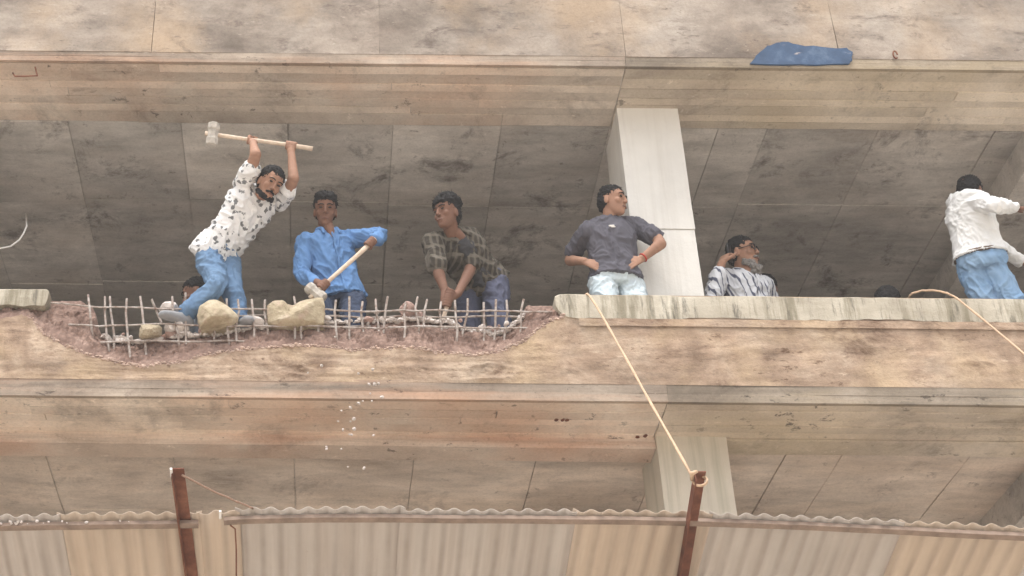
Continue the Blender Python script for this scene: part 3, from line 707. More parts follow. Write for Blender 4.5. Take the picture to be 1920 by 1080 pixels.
class Solid:
    def __init__(s): s.v = []; s.f = []
    def add(s, vf):
        n = len(s.v); s.v += [V(p) for p in vf[0]]; s.f += [tuple(i + n for i in f) for f in vf[1]]; return s
    def tube(s, pts, rad, n=14):
        # dense resample with rounded ends
        pts = [V(p) for p in pts]; R_ = list(rad) if isinstance(rad, (list, tuple)) else [rad] * len(pts)
        P_, Q = [], []
        for i in range(len(pts) - 1):
            for k in range(4): t = k / 4; P_.append(pts[i].lerp(pts[i + 1], t)); Q.append(lerp(R_[i], R_[i + 1], t))
        P_.append(pts[-1]); Q.append(R_[-1])
        for _ in range(2):
            P_ = [P_[0]] + [(P_[i - 1] + P_[i] * 2 + P_[i + 1]) / 4 for i in range(1, len(P_) - 1)] + [P_[-1]]
        d0 = (P_[0] - P_[1]).normalized(); d1 = (P_[-1] - P_[-2]).normalized()
        P2 = [P_[0] + d0 * Q[0] * .8, P_[0] + d0 * Q[0] * .45] + P_ + [P_[-1] + d1 * Q[-1] * .45, P_[-1] + d1 * Q[-1] * .8]
        Q2 = [Q[0] * .5, Q[0] * .87] + Q + [Q[-1] * .87, Q[-1] * .5]
        return s.add(tube(P2, Q2, n))
    def loft(s, rings, n=24, e=2.3):
        """rings: (centre, xdir, ydir, a, bfront, bback)"""
        vs = []; fs = []
        for c, xd, yd, a, bf, bb in rings:
            for k in range(n):
                t = 2 * math.pi * k / n; cx, sy = math.cos(t), math.sin(t)
                cx = math.copysign(abs(cx) ** (2 / e), cx); sy = math.copysign(abs(sy) ** (2 / e), sy)
                vs.append(c + xd * a * cx + yd * (bf if sy > 0 else bb) * sy)
        for i in range(len(rings) - 1):
            for k in range(n): fs.append((i * n + k, i * n + (k + 1) % n, (i + 1) * n + (k + 1) % n, (i + 1) * n + k))
        fs.append(tuple(range(n))[::-1]); fs.append(tuple((len(rings) - 1) * n + k for k in range(n)))
        return s.add((vs, fs))
    def ball(s, c, xd, yd, zd, a, b_, c_, nu=14, nv=9):
        vs = []; fs = []
        for j in range(nv + 1):
            ph = -math.pi / 2 + math.pi * (j + .0001) / (nv + .0002)
            for k in range(nu):
                t = 2 * math.pi * k / nu
                vs.append(c + xd * a * math.cos(ph) * math.cos(t) + yd * b_ * math.cos(ph) * math.sin(t) + zd * c_ * math.sin(ph))
        for j in range(nv):
            for k in range(nu): fs.append((j * nu + k, j * nu + (k + 1) % nu, (j + 1) * nu + (k + 1) % nu, (j + 1) * nu + k))
        fs.append(tuple(range(nu))[::-1]); fs.append(tuple(nv * nu + k for k in range(nu)))
        return s.add((vs, fs))
    def build(s, name, m, parent, voxel=.007, smooth=3, wr=0.0, wscale=14, seed=0, stretch=(1, 1, 1)):
        me = bpy.data.meshes.new(name); me.from_pydata([tuple(v) for v in s.v], [], s.f); me.update()
        bm = bmesh.new(); bm.from_mesh(me); bmesh.ops.recalc_face_normals(bm, faces=bm.faces[:]); bm.to_mesh(me); bm.free()
        t = bpy.data.objects.new('tmp', me); col.objects.link(t)
        r = t.modifiers.new('r', 'REMESH'); r.mode = 'VOXEL'; r.voxel_size = voxel; r.use_smooth_shade = True
        if smooth:
            q = t.modifiers.new('s', 'SMOOTH'); q.iterations = smooth; q.factor = .5
        dg = bpy.context.evaluated_depsgraph_get(); dg.update(); me2 = bpy.data.meshes.new_from_object(t.evaluated_get(dg)); me2.name = name
        bpy.data.objects.remove(t); bpy.data.meshes.remove(me)
        if wr:
            co = [(v.co.copy(), v.normal.copy()) for v in me2.vertices]
            for v, (c, n_) in zip(me2.vertices, co):
                q = V((c.x * stretch[0] + .45 * c.z, c.y * stretch[1], c.z * stretch[2] - .2 * c.x))
                wp = V((nz(q, 5, seed), nz(q, 5, seed + 4), nz(q, 5, seed + 8))) * .09
                k = 1.7 * max(0, 1 - abs(noise.noise((q + wp) * wscale * .85 + V((seed, 0, 0)))) * 2.9) ** 1.3
                k3 = 1.5 * max(0, 1 - abs(noise.noise((q + wp * 1.5) * wscale * 1.9 + V((seed, 5, 0)))) * 2.9) ** 1.2
                k2 = noise.noise((q + wp) * wscale * .45 + V((0, seed, 0)))
                v.co = c + n_ * (wr * (k - .5) + wr * .45 * (k3 - .5) + wr * .7 * k2)
        me2.materials.clear(); me2.materials.append(m)
        return link(name, me2, m, parent, True)

def reach(parent, px, py, L, near=True):
    """point on the pixel's ray at bone length L from its parent joint"""
    r = ray(px, py); oc = CAM - parent; b_ = oc.dot(r); c = oc.dot(oc) - L * L; q = b_ * b_ - c
    return CAM + r * (-b_ + ((-1 if near else 1) * math.sqrt(q) if q > 0 else 0))
def basis(f, u):
    f = V(f).normalized(); u = V(u); u = (u - f * u.dot(f)).normalized(); return f.cross(u), f, u     # right, forward, up

def head(S, c, f, u, s):
    x, y, z = basis(f, u); T = lambda a, b_, d: c + (x * a + y * b_ + z * d) * s
    prof = [(-.118, .018, .068, .030), (-.108, .030, .078, .012), (-.09, .041, .082, -.020), (-.065, .051, .082, -.055), (-.035, .060, .080, -.076), (0, .067, .079, -.092), (.028, .073, .086, -.100), (.055, .074, .083, -.102), (.08, .066, .067, -.092), (.1, .048, .042, -.07), (.114, .022, .012, -.038)]
    S.loft([(T(0, (fr + bk) / 2, h), x, y, w_ * s, (fr - bk) / 2 * s, (fr - bk) / 2 * s) for h, w_, fr, bk in prof], 22, 2.15)
    S.tube([T(0, .082, .018), T(0, .096, -.016), T(0, .100, -.031)], [.007 * s, .010 * s, .011 * s], 8)         # nose
    for k in (-1, 1):
        S.ball(T(k * .011, .092, -.034), x, y, z, .009 * s, .009 * s, .007 * s, 8, 5)
        S.ball(T(k * .030, .076, .026), x, y, z, .026 * s, .012 * s, .008 * s, 8, 5)                           # brow ridge
        S.ball(T(k * .038, .058, -.026), x, y, z, .024 * s, .019 * s, .022 * s, 10, 7)                           # cheek
        S.ball(T(k * .074, -.012, -.012), x, y, z, .009 * s, .020 * s, .034 * s, 8, 6)                         # ear
    S.ball(T(0, .082, -.066), x, y, z, .024 * s, .010 * s, .006 * s, 8, 5); S.ball(T(0, .080, -.077), x, y, z, .020 * s, .010 * s, .007 * s, 8, 5)
    S.ball(T(0, .070, -.103), x, y, z, .020 * s, .014 * s, .013 * s, 8, 5)
    return T, x, y, z

def hand_grip(S, w_, c, ax, s, side=1):
    """fist closed round a handle: w_ wrist, c point on the handle axis, ax the axis"""
    ax = ax.normalized(); bk = (w_ - c); bk = (bk - ax * bk.dot(ax)).normalized(); o = ax.cross(bk) * side; rh = .026 * s
    S.tube([w_, w_.lerp(c + bk * .03, .6), c + bk * .032], [.027 * s, .03 * s, .027 * s], 10)
    S.ball(c + bk * .028 + o * .004, ax, bk, o, .042 * s, .016 * s, .026 * s)
    for i, l in zip((-1.5, -.5, .5, 1.5), (.82, .97, 1.0, .9)):
        q = c + ax * i * .020 * s; arc = [q + (bk * math.cos(a) + o * math.sin(a)) * rh for a in [lerp(.1, 4.2 * l, t / 7) for t in range(8)]]
        S.tube(arc, [.0105 * s, .0105 * s, .010 * s, .010 * s, .0095 * s, .009 * s, .0085 * s, .008 * s], 8)
    q = c + ax * .026 * s * -side
    S.tube([q + bk * .03 - o * .016, q + (bk * .2 - o) * .030 * s, q + (-bk * .7 - o * .6) * .030 * s + ax * .012, q + (-bk * .95 + o * .1) * .030 * s + ax * .016], [.013 * s, .012 * s, .0105 * s, .0085 * s], 8)

def hand_open(S, w_, d, nrm, s, curl=.35, spread=.1, thumb=1):
    """hand with palm and five fingers: d finger direction, nrm back of the hand"""
    d = d.normalized(); nrm = (nrm - d * nrm.dot(d)).normalized(); sd_ = d.cross(nrm)
    p0 = w_ + d * .02; pe = w_ + d * .092 * s
    S.loft([(w_, sd_, nrm, .026 * s, .020 * s, .020 * s), (w_ + d * .03 * s, sd_, nrm, .034 * s, .016 * s, .016 * s), (w_ + d * .065 * s, sd_, nrm, .040 * s, .014 * s, .015 * s), (pe, sd_, nrm, .040 * s, .011 * s, .012 * s)], 16, 2.5)
    for i, l in zip((-1.5, -.5, .5, 1.5), (.85, 1.0, .95, .75)):
        a = pe - d * .006 + sd_ * i * .0205 * s; dd = (d + sd_ * i * spread * .5).normalized(); pts = [a]; an = 0
        for L in (.044, .027, .022):
            an += curl * (1 + .1 * i); pts.append(pts[-1] + (dd * math.cos(an) - nrm * math.sin(an)) * L * l * s)
        S.tube(pts, [.0100 * s, .0095 * s, .0088 * s, .0075 * s], 8)
    b0 = w_ + d * .028 * s - sd_ * thumb * .026 * s
    td = (d * .7 - sd_ * thumb * .75 - nrm * .25).normalized()
    S.tube([b0, b0 + td * .035 * s, b0 + td * .06 * s + d * .008, b0 + td * .07 * s + d * .028], [.015 * s, .0125 * s, .0105 * s, .008 * s], 8)

def shoe(S, ank, d, s=1.0):
    d = V((d[0], d[1], 0)).normalized(); x = d.cross(V((0, 0, 1))); z = V((0, 0, 1)); b = ank - z * .085
    S.loft([(b - d * .065 + z * .035, x, z, .02, .03, .03), (b - d * .05 + z * .035, x, z, .036, .045, .032), (b + z * .04, x, z, .042, .05, .037), (b + d * .07 + z * .035, x, z, .046, .035, .032), (b + d * .13 + z * .028, x, z, .047, .026, .026), (b + d * .175 + z * .024, x, z, .036, .018, .022), (b + d * .19 + z * .024, x, z, .016, .010, .014)], 16, 2.6)
    S.tube([ank - d * .005, b + z * .05 - d * .01], [.045, .045], 12)

def person(label, J, cl):
    s = cl.get('s', 1.05); root_p = (J['ankL'] + J['ankR']) / 2
    root = empty('person', (root_p.x, root_p.y, min(J['ankL'].z, J['ankR'].z) - .085)); tag(root, label, 'person', 'men on the broken balcony')
    pel, neck = J['pel'], J['neck']; shd = (J['shR'] - J['shL']).normalized(); hpd = (J['hipR'] - J['hipL']).normalized()
    ax = (neck - pel).normalized(); Lt = (neck - pel).length
    bend = J.get('bend', V((0, 0, 0)))
    def frame(t):
        xd = hpd.lerp(shd, max(0, min(1, t))).normalized(); xd = (xd - ax * xd.dot(ax)).normalized(); return xd, ax.cross(xd)     # y points out of the chest or back
    fwdT = J['front']
    def tor(ts, grow, wa, wb, skew=0):
        r_ = []
        for t, a, bf, bb in ts:
            xd, yd = frame(t)
            if yd.dot(fwdT) < 0: yd = -yd
            c = pel + ax * t * Lt + bend * (4 * t * (1 - t) if 0 < t < 1 else 0)
            r_.append((c, xd, yd, (a + grow) * s * wa, (bf + grow) * s * wb, (bb + grow) * s * wb))
        return r_
    prof = [(-.10, .150, .10, .12), (0, .158, .105, .125), (.15, .150, .11, .11), (.32, .143, .115, .10), (.52, .152, .115, .105), (.72, .165, .115, .11), (.86, .160, .10, .10), (.95, .115, .08, .085), (1.02, .062, .06, .06)]
    fat = cl.get('fat', 1.0)
    # ---- body: one continuous mesh
    S = Solid()
    S.loft(tor(prof, -.018, 1, fat), 26)
    for k in 'LR':
        S.tube([neck - ax * .05, J['sh' + k]], [.055 * s, .052 * s]); la = .74 if cl['sleeve'] > 1 else 1.0; S.tube([J['sh' + k], J['el' + k], J['wr' + k]], [.050 * s * min(1, la * 1.1), .040 * s * la, .0275 * s])
        S.tube([J['el' + k].lerp(J['wr' + k], .15), J['el' + k].lerp(J['wr' + k], .4)], [.040 * s * la, .037 * s * la])
        S.tube([J['hip' + k], J['kn' + k], J['ank' + k]], [.074 * s, .044 * s, .034 * s])
    T, hx, hy, hz = head(S, J['head'], J['hf'], J['hu'], s * 1.02)
    S.tube([T(0, -.022, -.05), T(0, -.018, -.095).lerp(neck, .35), neck - ax * .03], [.052 * s, .051 * s, .060 * s])
    for k in 'LR':
        h = J.get('hand' + k)
        if h[0] == 'grip': hand_grip(S, J['wr' + k], h[1], h[2], s * .98, h[3])
        else: hand_open(S, J['wr' + k], h[1], h[2], s * .98, h[3], .1, h[4])
    S.build('body', cl['skin'], root, cl.get('vox', .0055), 2)
    # ---- trousers
    S = Solid(); S.loft(tor([(-.16, .13, .10, .12), (-.08, .155, .108, .13), (.0, .160, .11, .128), (.11, .152, .108, .115)], .004, 1, 1), 24)
    loose = cl.get('loose', 0)
    for k in 'LR':
        a, c, d = J['hip' + k], J['kn' + k], J['ank' + k]
        S.tube([a, a.lerp(c, .5), c, c.lerp(d, .5), c.lerp(d, .93)], [(.094 + loose) * s, (.082 + loose) * s, (.068 + loose) * s, (.062 + loose) * s, (.058 + loose) * s], 16)
    S.build('trousers', cl['pants'], root, .0075, 3, .009, 15, 3.3 + J['pel'].x, (1, 1, .7))
    # ---- shirt
    hem = cl.get('hem', -.16)
    S = Solid()
    sp = [(hem, .178, .13, .145), (hem * .45, .172, .125, .14)] + [(t, a + .004, bf, bb) for t, a, bf, bb in prof if t > .1 and t < .99] + [(1.0, .066, .06, .065)]
    S.loft(tor(sp, .010, 1, fat), 28)
    sl = cl['sleeve']
    for k in 'LR':
        a, c, d = J['sh' + k], J['el' + k], J['wr' + k]
        S.tube([neck - ax * .055, a], [.062 * s, .066 * s])
        r0 = cl.get('sr', .0)
        if sl <= 1: S.tube([a, a.lerp(c, sl * .5), a.lerp(c, sl)], [(.066 + r0) * s, (.062 + r0) * s, (.064 + r0) * s], 16)
        else: S.tube([a, a.lerp(c, .6), c, c.lerp(d, (sl - 1) * .6), c.lerp(d, sl - 1)], [(.066 + r0) * s, (.057 + r0) * s, (.054 + r0) * s, (.047 + r0) * s, (.042 + r0) * s], 16)
    S.build('shirt', cl['shirt'], root, .0065, 2, cl.get('wr', .0085), 15, 7.7 + J['pel'].x, (1, 1, .55))
    if cl.get('collar'):
        xd, yd = frame(1.0); yd = yd if yd.dot(fwdT) > 0 else -yd
        S = Solid(); c0 = neck + ax * .012
        for k in (-1, 1):
            S.tube([c0 - yd * .072 * s + ax * .02, c0 + xd * k * .072 * s + ax * .012, c0 + xd * k * .052 * s + yd * .080 * s - ax * .02, c0 + xd * k * .060 * s + yd * .112 * s - ax * .075], [.014, .016, .016, .012], 8)
        S.build('collar', cl['shirt'], root, .006, 1)
        S = Solid(); S.tube([c0 + yd * .055 * s, c0 + yd * .085 * s - ax * .05, c0 + yd * .108 * s - ax * .12], [.045 * s, .034 * s, .008 * s], 12); S.build('neck_opening', cl.get('neckmat', cl['skin']), root, .006, 1)
        S = Solid(); pl = [pel + ax * t * Lt + yd * ((bf + .018) * s * fat) for t, a_, bf, bb in prof if .1 < t < .9]
        S.tube([pel + ax * hem * .8 * Lt + yd * .146 * s * fat] + pl, .009, 8); S.build('button_placket', cl['shirt'], root, .006, 1, .003, 15, 4)
    if cl.get('undershirt'):
        xd, yd = frame(.8); yd = yd if yd.dot(fwdT) > 0 else -yd; S = Solid()
        S.loft([(pel + ax * t * Lt + yd * .055 * s, xd, yd, w0 * s, .082 * s, .02 * s) for t, w0 in ((.02, .10), (.3, .095), (.55, .08), (.75, .06), (.90, .045))], 22, 3.2); S.build('undershirt', cl['undershirt'], root, .007, 3, .008, 12, 2)
    if cl.get('belt'):
        S = Solid(); S.loft(tor([(.03, .163, .118, .132), (.075, .162, .117, .130)], .016, 1, 1), 26); S.build('belt', cl['belt'], root, .007, 1)
    # ---- shoes
    for k in 'LR':
        S = Solid(); shoe(S, J['ank' + k], J['toe' + k]); S.build('shoe', cl['shoe'], root, .007, 2)
    # ---- head details
    hs = s * 1.02
    S = Solid()
    style = cl.get('hair', 'short'); rr = random.Random(int(abs(J['pel'].x) * 1000))
    S.ball(T(0, -.014, .054), hx, hy, hz, .081 * hs, .092 * hs, .075 * hs, 20, 12); S.ball(T(0, -.045, .005), hx, hy, hz, .074 * hs, .066 * hs, .075 * hs, 18, 10)
    def tuft(n_, fr, r_, out, side=1.0):
        for _ in range(n_):
            t = rr.uniform(-1, 1) * side; p_ = rr.uniform(*fr)
            q = T(.072 * math.sin(t) * math.cos(p_ * .2), -.018 + .092 * math.sin(p_) * math.cos(t), .045 + (.072 + out) * max(.15, math.cos(p_) * math.cos(t * .8)))
            S.ball(q, hx, hy, hz, r_ * hs * rr.uniform(.7, 1.2), r_ * 1.2 * hs, r_ * .8 * hs, 8, 6)
    if style == 'top': tuft(70, (-.6, 1.2), .020, .016, 1.0)
    elif style == 'curly': tuft(150, (-1.1, 1.3), .024, .030, 1.35)
    elif style == 'short': tuft(40, (-.6, 1.05), .013, .002, .8)
    ho = S.build('hair', M_hair, root, .005, 2, .005, 45, 1.3)
    me_ = ho.data; nv_ = len(me_.vertices); vs_ = []; fs_ = []; ln = {'curly': .030, 'top': .024}.get(style, .012)
    for _ in range(420):
        v_ = me_.vertices[rr.randrange(nv_)]; n_ = v_.normal; d_ = (n_ + V((rr.gauss(0, .5), rr.gauss(0, .5), rr.gauss(0, .5))) - hz * .2).normalized()
        a_ = d_.orthogonal().normalized() * .0022; b2 = d_.cross(a_); q = v_.co - n_ * .004; k0 = len(vs_)
        vs_ += [q + a_, q - a_ * .5 + b2 * .8, q - a_ * .5 - b2 * .8, q + d_ * ln * rr.uniform(.5, 1.1) + hy * .004]; fs_ += [(k0, k0 + 1, k0 + 3), (k0 + 1, k0 + 2, k0 + 3), (k0 + 2, k0, k0 + 3)]
    mobj('hair_strands', vs_, fs_, M_hair, ho)
    for k in (-1, 1):
        S = Solid(); S.ball(T(k * .031, .0795, .006), hx, hy, hz, .013 * hs, .007 * hs, .0065 * hs, 10, 6); mobj('eye', S.v, S.f, M_eye, root, True)
        S = Solid(); S.tube([T(k * .012, .093, .024), T(k * .032, .091, .030), T(k * .052, .076, .024)], [.0035 * hs, .0042 * hs, .0028 * hs], 8); mobj('eyebrow', S.v, S.f, M_hair, root, True)
    S = Solid(); S.tube([T(-.022, .085, -.0715), T(0, .094, -.071), T(.022, .085, -.0715)], [.004 * hs, .0055 * hs, .004 * hs], 8); mobj('lips', S.v, S.f, M_lip, root, True)
    bd = cl.get('beard')
    if bd:
        S = Solid(); m_b = cl.get('beardmat', M_hair)
        n_ = 18
        for i in range(n_):
            t = i / (n_ - 1) * 2 - 1; a = t * 1.35
            q = T(math.sin(a) * .060, math.cos(a) * .078 - .006, -.080 - .022 * math.cos(a) - bd * .35 * math.cos(a)); S.ball(q, hx, hy, hz, .014 * hs, .0115 * hs, (.018 + bd * .5 * max(0, math.cos(a))) * hs, 8, 6)
        for i in range(7):
            t = i / 6 * 2 - 1; S.ball(T(t * .028, .092 - abs(t) * .01, -.055 - abs(t) * .010), hx, hy, hz, .009 * hs, .008 * hs, .007 * hs, 8, 5)
        if bd > .02:
            for i in range(22): S.ball(T(rr.uniform(-.04, .04), rr.uniform(.045, .088), rr.uniform(-.125 - bd, -.09)), hx, hy, hz, .018 * hs, .016 * hs, .022 * hs, 8, 6)
        S.build('beard', m_b, root, .005, 1, .004, 45, 2.2)
    if cl.get('glasses'):
        for k in (-1, 1):
            ring_ = [T(k * .033 + .026 * math.cos(a), .094 - .004 * abs(math.cos(a)), .004 + .019 * math.sin(a)) for a in [i * 2 * math.pi / 16 for i in range(17)]]
            vs, fs = tube(ring_, .0035, 6); mobj('spectacle_rim', vs, fs, M_blk, root, True)
            vs, fs = tube([T(k * .058, .085, .008), T(k * .074, .0, .008)], .003, 6); mobj('spectacle_arm', vs, fs, M_blk, root, True)
        vs, fs = tube([T(-.01, .098, .006), T(.01, .098, .006)], .003, 6); mobj('spectacle_bridge', vs, fs, M_blk, root, True)
    return root, T

def legs_down(J, hipw=.095, floor=None, kf=None, spread=.06):
    """hips from the pelvis, feet on the floor below"""
    fl = ZF1 + .004 if floor is None else floor; f = J['front'].copy(); f.z = 0; f.normalize(); x = f.cross(V((0, 0, 1)))
    for k, sg in (('L', -1), ('R', 1)):
        sx = (J['shR'] - J['shL']).dot(x); sg2 = sg if sx > 0 else -sg
        J['hip' + k] = J.get('hip' + k) or J['pel'] + x * sg2 * hipw - V((0, 0, .05))
        an = V((J['hip' + k].x, J['hip' + k].y, fl + .085)) + x * sg2 * spread
        if J.get('shift'): an += J['shift']
        J['ank' + k] = an
        h = J['hip' + k]; L1, L2 = .44, .44; d = (h - an).length; kk = math.sqrt(max(0, L1 * L1 - (d / 2) ** 2))
        J['kn' + k] = (h + an) / 2 + f * (kk + .02); J['toe' + k] = f + x * sg2 * .25
    return J
def hammer(name, label, hp, tail, hl=.17, hr=.045, gdir=None):
    """hammer: head centre hp, handle end tail"""
    root = empty(name, tuple(hp)); tag(root, label, 'sledgehammer')
    d = (tail - hp).normalized(); g = V(gdir or (0, 0, 1)); g = (g - d * g.dot(d)).normalized(); q = d.cross(g)
    vs = []; fs = []; k = 8; rings = [(-1, .72), (-.93, .95), (-.45, 1), (-.3, .86), (.3, .86), (.45, 1), (.93, .95), (1, .72)]
    for t, r_ in rings:
        for i in range(k):
            a = (i + .5) * 2 * math.pi / k; vs.append(hp + g * t * hl / 2 + (d * math.cos(a) + q * math.sin(a)) * hr * r_)
    for i in range(len(rings) - 1):
        for j in range(k): fs.append((i * k + j, i * k + (j + 1) % k, (i + 1) * k + (j + 1) % k, (i + 1) * k + j))
    fs += [tuple(range(k))[::-1], tuple((len(rings) - 1) * k + j for j in range(k))]
    mobj('hammer_head', vs, fs, M_steel, root)
    vs, fs = tube([hp - d * .055, hp.lerp(tail, .3), hp.lerp(tail, .7) + g * .003, tail], [.016, .0145, .0155, .018], 10); mobj('handle', vs, fs, M_wood, root, True)
    return root

def setup(pel, neck, shL, shR, front):
    return dict(pel=atD(*pel), neck=atD(*neck), shL=atD(*shL), shR=atD(*shR), front=V(front).normalized())
def wrist_at(el, c, back): return c + (el - c).normalized() * back
def onbar(a, b_, px):
    """point of the bar a-b seen at pixel column px"""
    lo, hi = 0.0, 1.0
    def sx(p):
        q = p - CAM; return PPX + FPX * q.dot(rt) / q.dot(fwd)
    best = min((abs(sx(a.lerp(b_, t / 200)) - px), t / 200) for t in range(201)); return a.lerp(b_, best[1])

# --- the man swinging the hammer
hA, hB = atD(399, 252, 8.42), atD(586, 279, 8.52)
hammer('sledgehammer', 'sledgehammer with pale wooden handle held overhead by the man in patterned shirt', hA, hB, .17, .045, (.45, -.2, 1))
J = setup((408, 470, 8.80), (489, 356, 8.62), (455, 350, 8.56), (521, 376, 8.72), (.62, -.75, -.15))
J['elL'] = reach(J['shL'], 480, 294, .29, True); J['elR'] = reach(J['shR'], 551, 344, .27, True)
cL, cR = onbar(hA, hB, 473), onbar(hA, hB, 545)
J['wrL'] = wrist_at(J['elL'], cL, .085); J['wrR'] = wrist_at(J['elR'], cR, .085)
J['handL'] = ('grip', cL, hB - hA, 1); J['handR'] = ('grip', cR, hB - hA, -1)
J['hipL'] = atD(390, 486, 8.74); J['hipR'] = atD(424, 488, 8.88)
J['knL'] = reach(J['hipL'], 411, 533, .40, True); J['ankL'] = atD(346, 590, 8.58); J['toeL'] = V((-.75, -.6, 0))
J['knR'] = reach(J['hipR'], 434, 540, .40, True); J['ankR'] = atD(452, 606, 8.66); J['toeR'] = V((.35, -.9, 0))
J['head'] = atD(506, 345, 8.47); J['hf'] = V((.42, -.72, -.55)); J['hu'] = V((.42, -.3, .85))
print('P1', [(a, b_, round((J[a] - J[b_]).length, 2)) for a, b_ in (('pel', 'neck'), ('shL', 'shR'), ('shL', 'elL'), ('elL', 'wrL'), ('shR', 'elR'), ('elR', 'wrR'), ('hipL', 'knL'), ('knL', 'ankL'), ('hipR', 'knR'), ('knR', 'ankR'), ('neck', 'head'))])
M_jeans1 = denim('mid blue denim', (.075, .14, .25), (.19, .29, .42))
person('man in white patterned shirt swinging a sledgehammer overhead, standing on the smashed parapet', J, dict(skin=M_skinB, shirt=floral('white shirt with dark floral print'), pants=M_jeans1, shoe=M_shoe, sleeve=.62, hair='short', beard=.004, hem=-.20, sr=.004, s=1.0))

# --- man in the blue shirt
hA, hB = atD(592, 549, 8.60), atD(703, 448, 8.56)
hammer('sledgehammer', 'sledgehammer resting head down on the yellowish lump, held by the man in blue shirt', hA, hB, .15, .042, (1, -.1, -.15))
J = setup((634, 552, 8.90), (611, 437, 8.86), (573, 455, 8.82), (652, 450, 8.90), (-.1, -1, -.05))
J['elL'] = reach(J['shL'], 564, 517, .30, True); J['elR'] = reach(J['shR'], 716, 441, .30, True)
cL, cR = onbar(hA, hB, 607), onbar(hA, hB, 695)
J['wrL'] = wrist_at(J['elL'], cL, .085); J['wrR'] = wrist_at(J['elR'], cR, .085)
J['handL'] = ('grip', cL, hB - hA, 1); J['handR'] = ('grip', cR, hB - hA, 1)
J['head'] = atD(610, 396, 8.79); J['hf'] = V((0.0, -.95, -.35)); J['hu'] = V((0, -.3, .95))
print('P2', [(a, b_, round((J[a] - J[b_]).length, 2)) for a, b_ in (('pel', 'neck'), ('shL', 'shR'), ('shL', 'elL'), ('elL', 'wrL'), ('shR', 'elR'), ('elR', 'wrR'), ('neck', 'head'))])
legs_down(J)
person('man in bright blue long-sleeved shirt leaning on a sledgehammer handle and facing the street', J, dict(skin=M_skinC, shirt=fabric('bright blue cotton', (.115, .225, .43), .2), pants=denim('dark navy denim', (.03, .04, .07), (.07, .09, .14)), shoe=M_shoed, sleeve=1.86, hair='top', collar=True, hem=-.10, undershirt=None, s=1.0))

# --- man in the checked shirt
hA, hB = atD(812, 668, 8.74), atD(843, 551, 8.66)
hammer('sledgehammer', 'hammer with pale handle pointing down, held by the bending man in checked shirt', atD(817, 650, 8.74), hB, .14, .04, (1, 0, 0))
J = setup((904, 528, 9.06), (847, 442, 8.82), (812, 454, 8.78), (889, 452, 8.92), (-.5, -.85, -.25))
J['elL'] = reach(J['shL'], 821, 508, .28, True); J['elR'] = reach(J['shR'], 884, 502, .27, True)
cL, cR = onbar(hA, hB, 836), onbar(hA, hB, 840)
cL = hA.lerp(hB, .86); cR = hA.lerp(hB, .98)
J['wrL'] = atD(834, 545, 8.70); J['wrR'] = atD(858, 551, 8.70)
J['handL'] = ('grip', cL, hB - hA, 1); J['handR'] = ('grip', cR, hB - hA, -1)
J['head'] = atD(838, 402, 8.68); J['hf'] = V((-.72, -.68, -.12)); J['hu'] = V((-.12, -.15, .95))
print('P3', [(a, b_, round((J[a] - J[b_]).length, 2)) for a, b_ in (('pel', 'neck'), ('shL', 'shR'), ('shL', 'elL'), ('elL', 'wrL'), ('shR', 'elR'), ('elR', 'wrR'), ('neck', 'head'))])
legs_down(J)
person('man in dark checked open shirt bending to the left over a hammer handle', J, dict(skin=M_skinC, shirt=stripes('dark check cotton', (.052, .045, .037), (.115, .10, .082), (1, .35, .1), 24, .40, (.155, .137, .112), (.1, -.2, 1), 11, .26, wob=1.1), pants=denim('grey blue denim', (.06, .065, .10), (.13, .14, .20)), shoe=M_shoed, sleeve=.85, hair='curly', collar=True, hem=-.12, undershirt=fabric('dark tee', (.055, .055, .06)), s=1.0, sr=.008))

# --- man in the grey tee
J = setup((1154, 522, 8.82), (1141, 415, 8.84), (1101, 433, 8.78), (1188, 424, 8.88), (.15, -1, 0))
J['elL'] = reach(J['shL'], 1064, 488, .29, False); J['elR'] = reach(J['shR'], 1246, 452, .30, True)
J['wrL'] = atD(1096, 490, 8.74); J['wrR'] = atD(1202, 486, 8.76)
J['handL'] = ('open', (atD(1126, 502, 8.72) - J['wrL']), V((0, -.9, .3)), .25, 1); J['handR'] = ('open', (atD(1160, 500, 8.66) - J['wrR']), V((.2, -.9, .3)), .3, -1)
J['head'] = atD(1149, 379, 8.78); J['hf'] = V((.80, -.60, -.05)); J['hu'] = V((.05, -.05, 1))
print('P4', [(a, b_, round((J[a] - J[b_]).length, 2)) for a, b_ in (('pel', 'neck'), ('shL', 'shR'), ('shL', 'elL'), ('elL', 'wrL'), ('shR', 'elR'), ('elR', 'wrR'), ('neck', 'head'))])
legs_down(J)
r4, T4 = person('man in dark grey t-shirt with hands on hips, looking right beside the white column', J, dict(skin=M_skinB, shirt=fabric('dark grey jersey', (.095, .092, .11)), pants=denim('pale washed denim', (.38, .47, .53), (.62, .68, .70)), shoe=M_shoe, sleeve=.66, hair='short', hem=-.06, s=1.0))
w_ = J['wrR']; d = (J['elR'] - w_).normalized(); a = d.orthogonal().normalized(); b_ = d.cross(a)
vs, fs = tube([w_ + d * .02 + (a * math.cos(t) + b_ * math.sin(t)) * .031 for t in [i * 2 * math.pi / 16 for i in range(17)]], .0045, 6); mobj('wrist_thread', vs, fs, M_red, r4, True)

q = J['neck'].lerp(J['pel'], .28); q = q + V((-.03, -.142, -.005)); S = Solid(); S.tube([q, q + V((.03, .004, .006))], .006, 8); S.tube([q + V((.012, 0, -.008)), q + V((.038, .006, -.004))], .004, 8); mobj('chest_logo', S.v, S.f, M_white, r4, True)
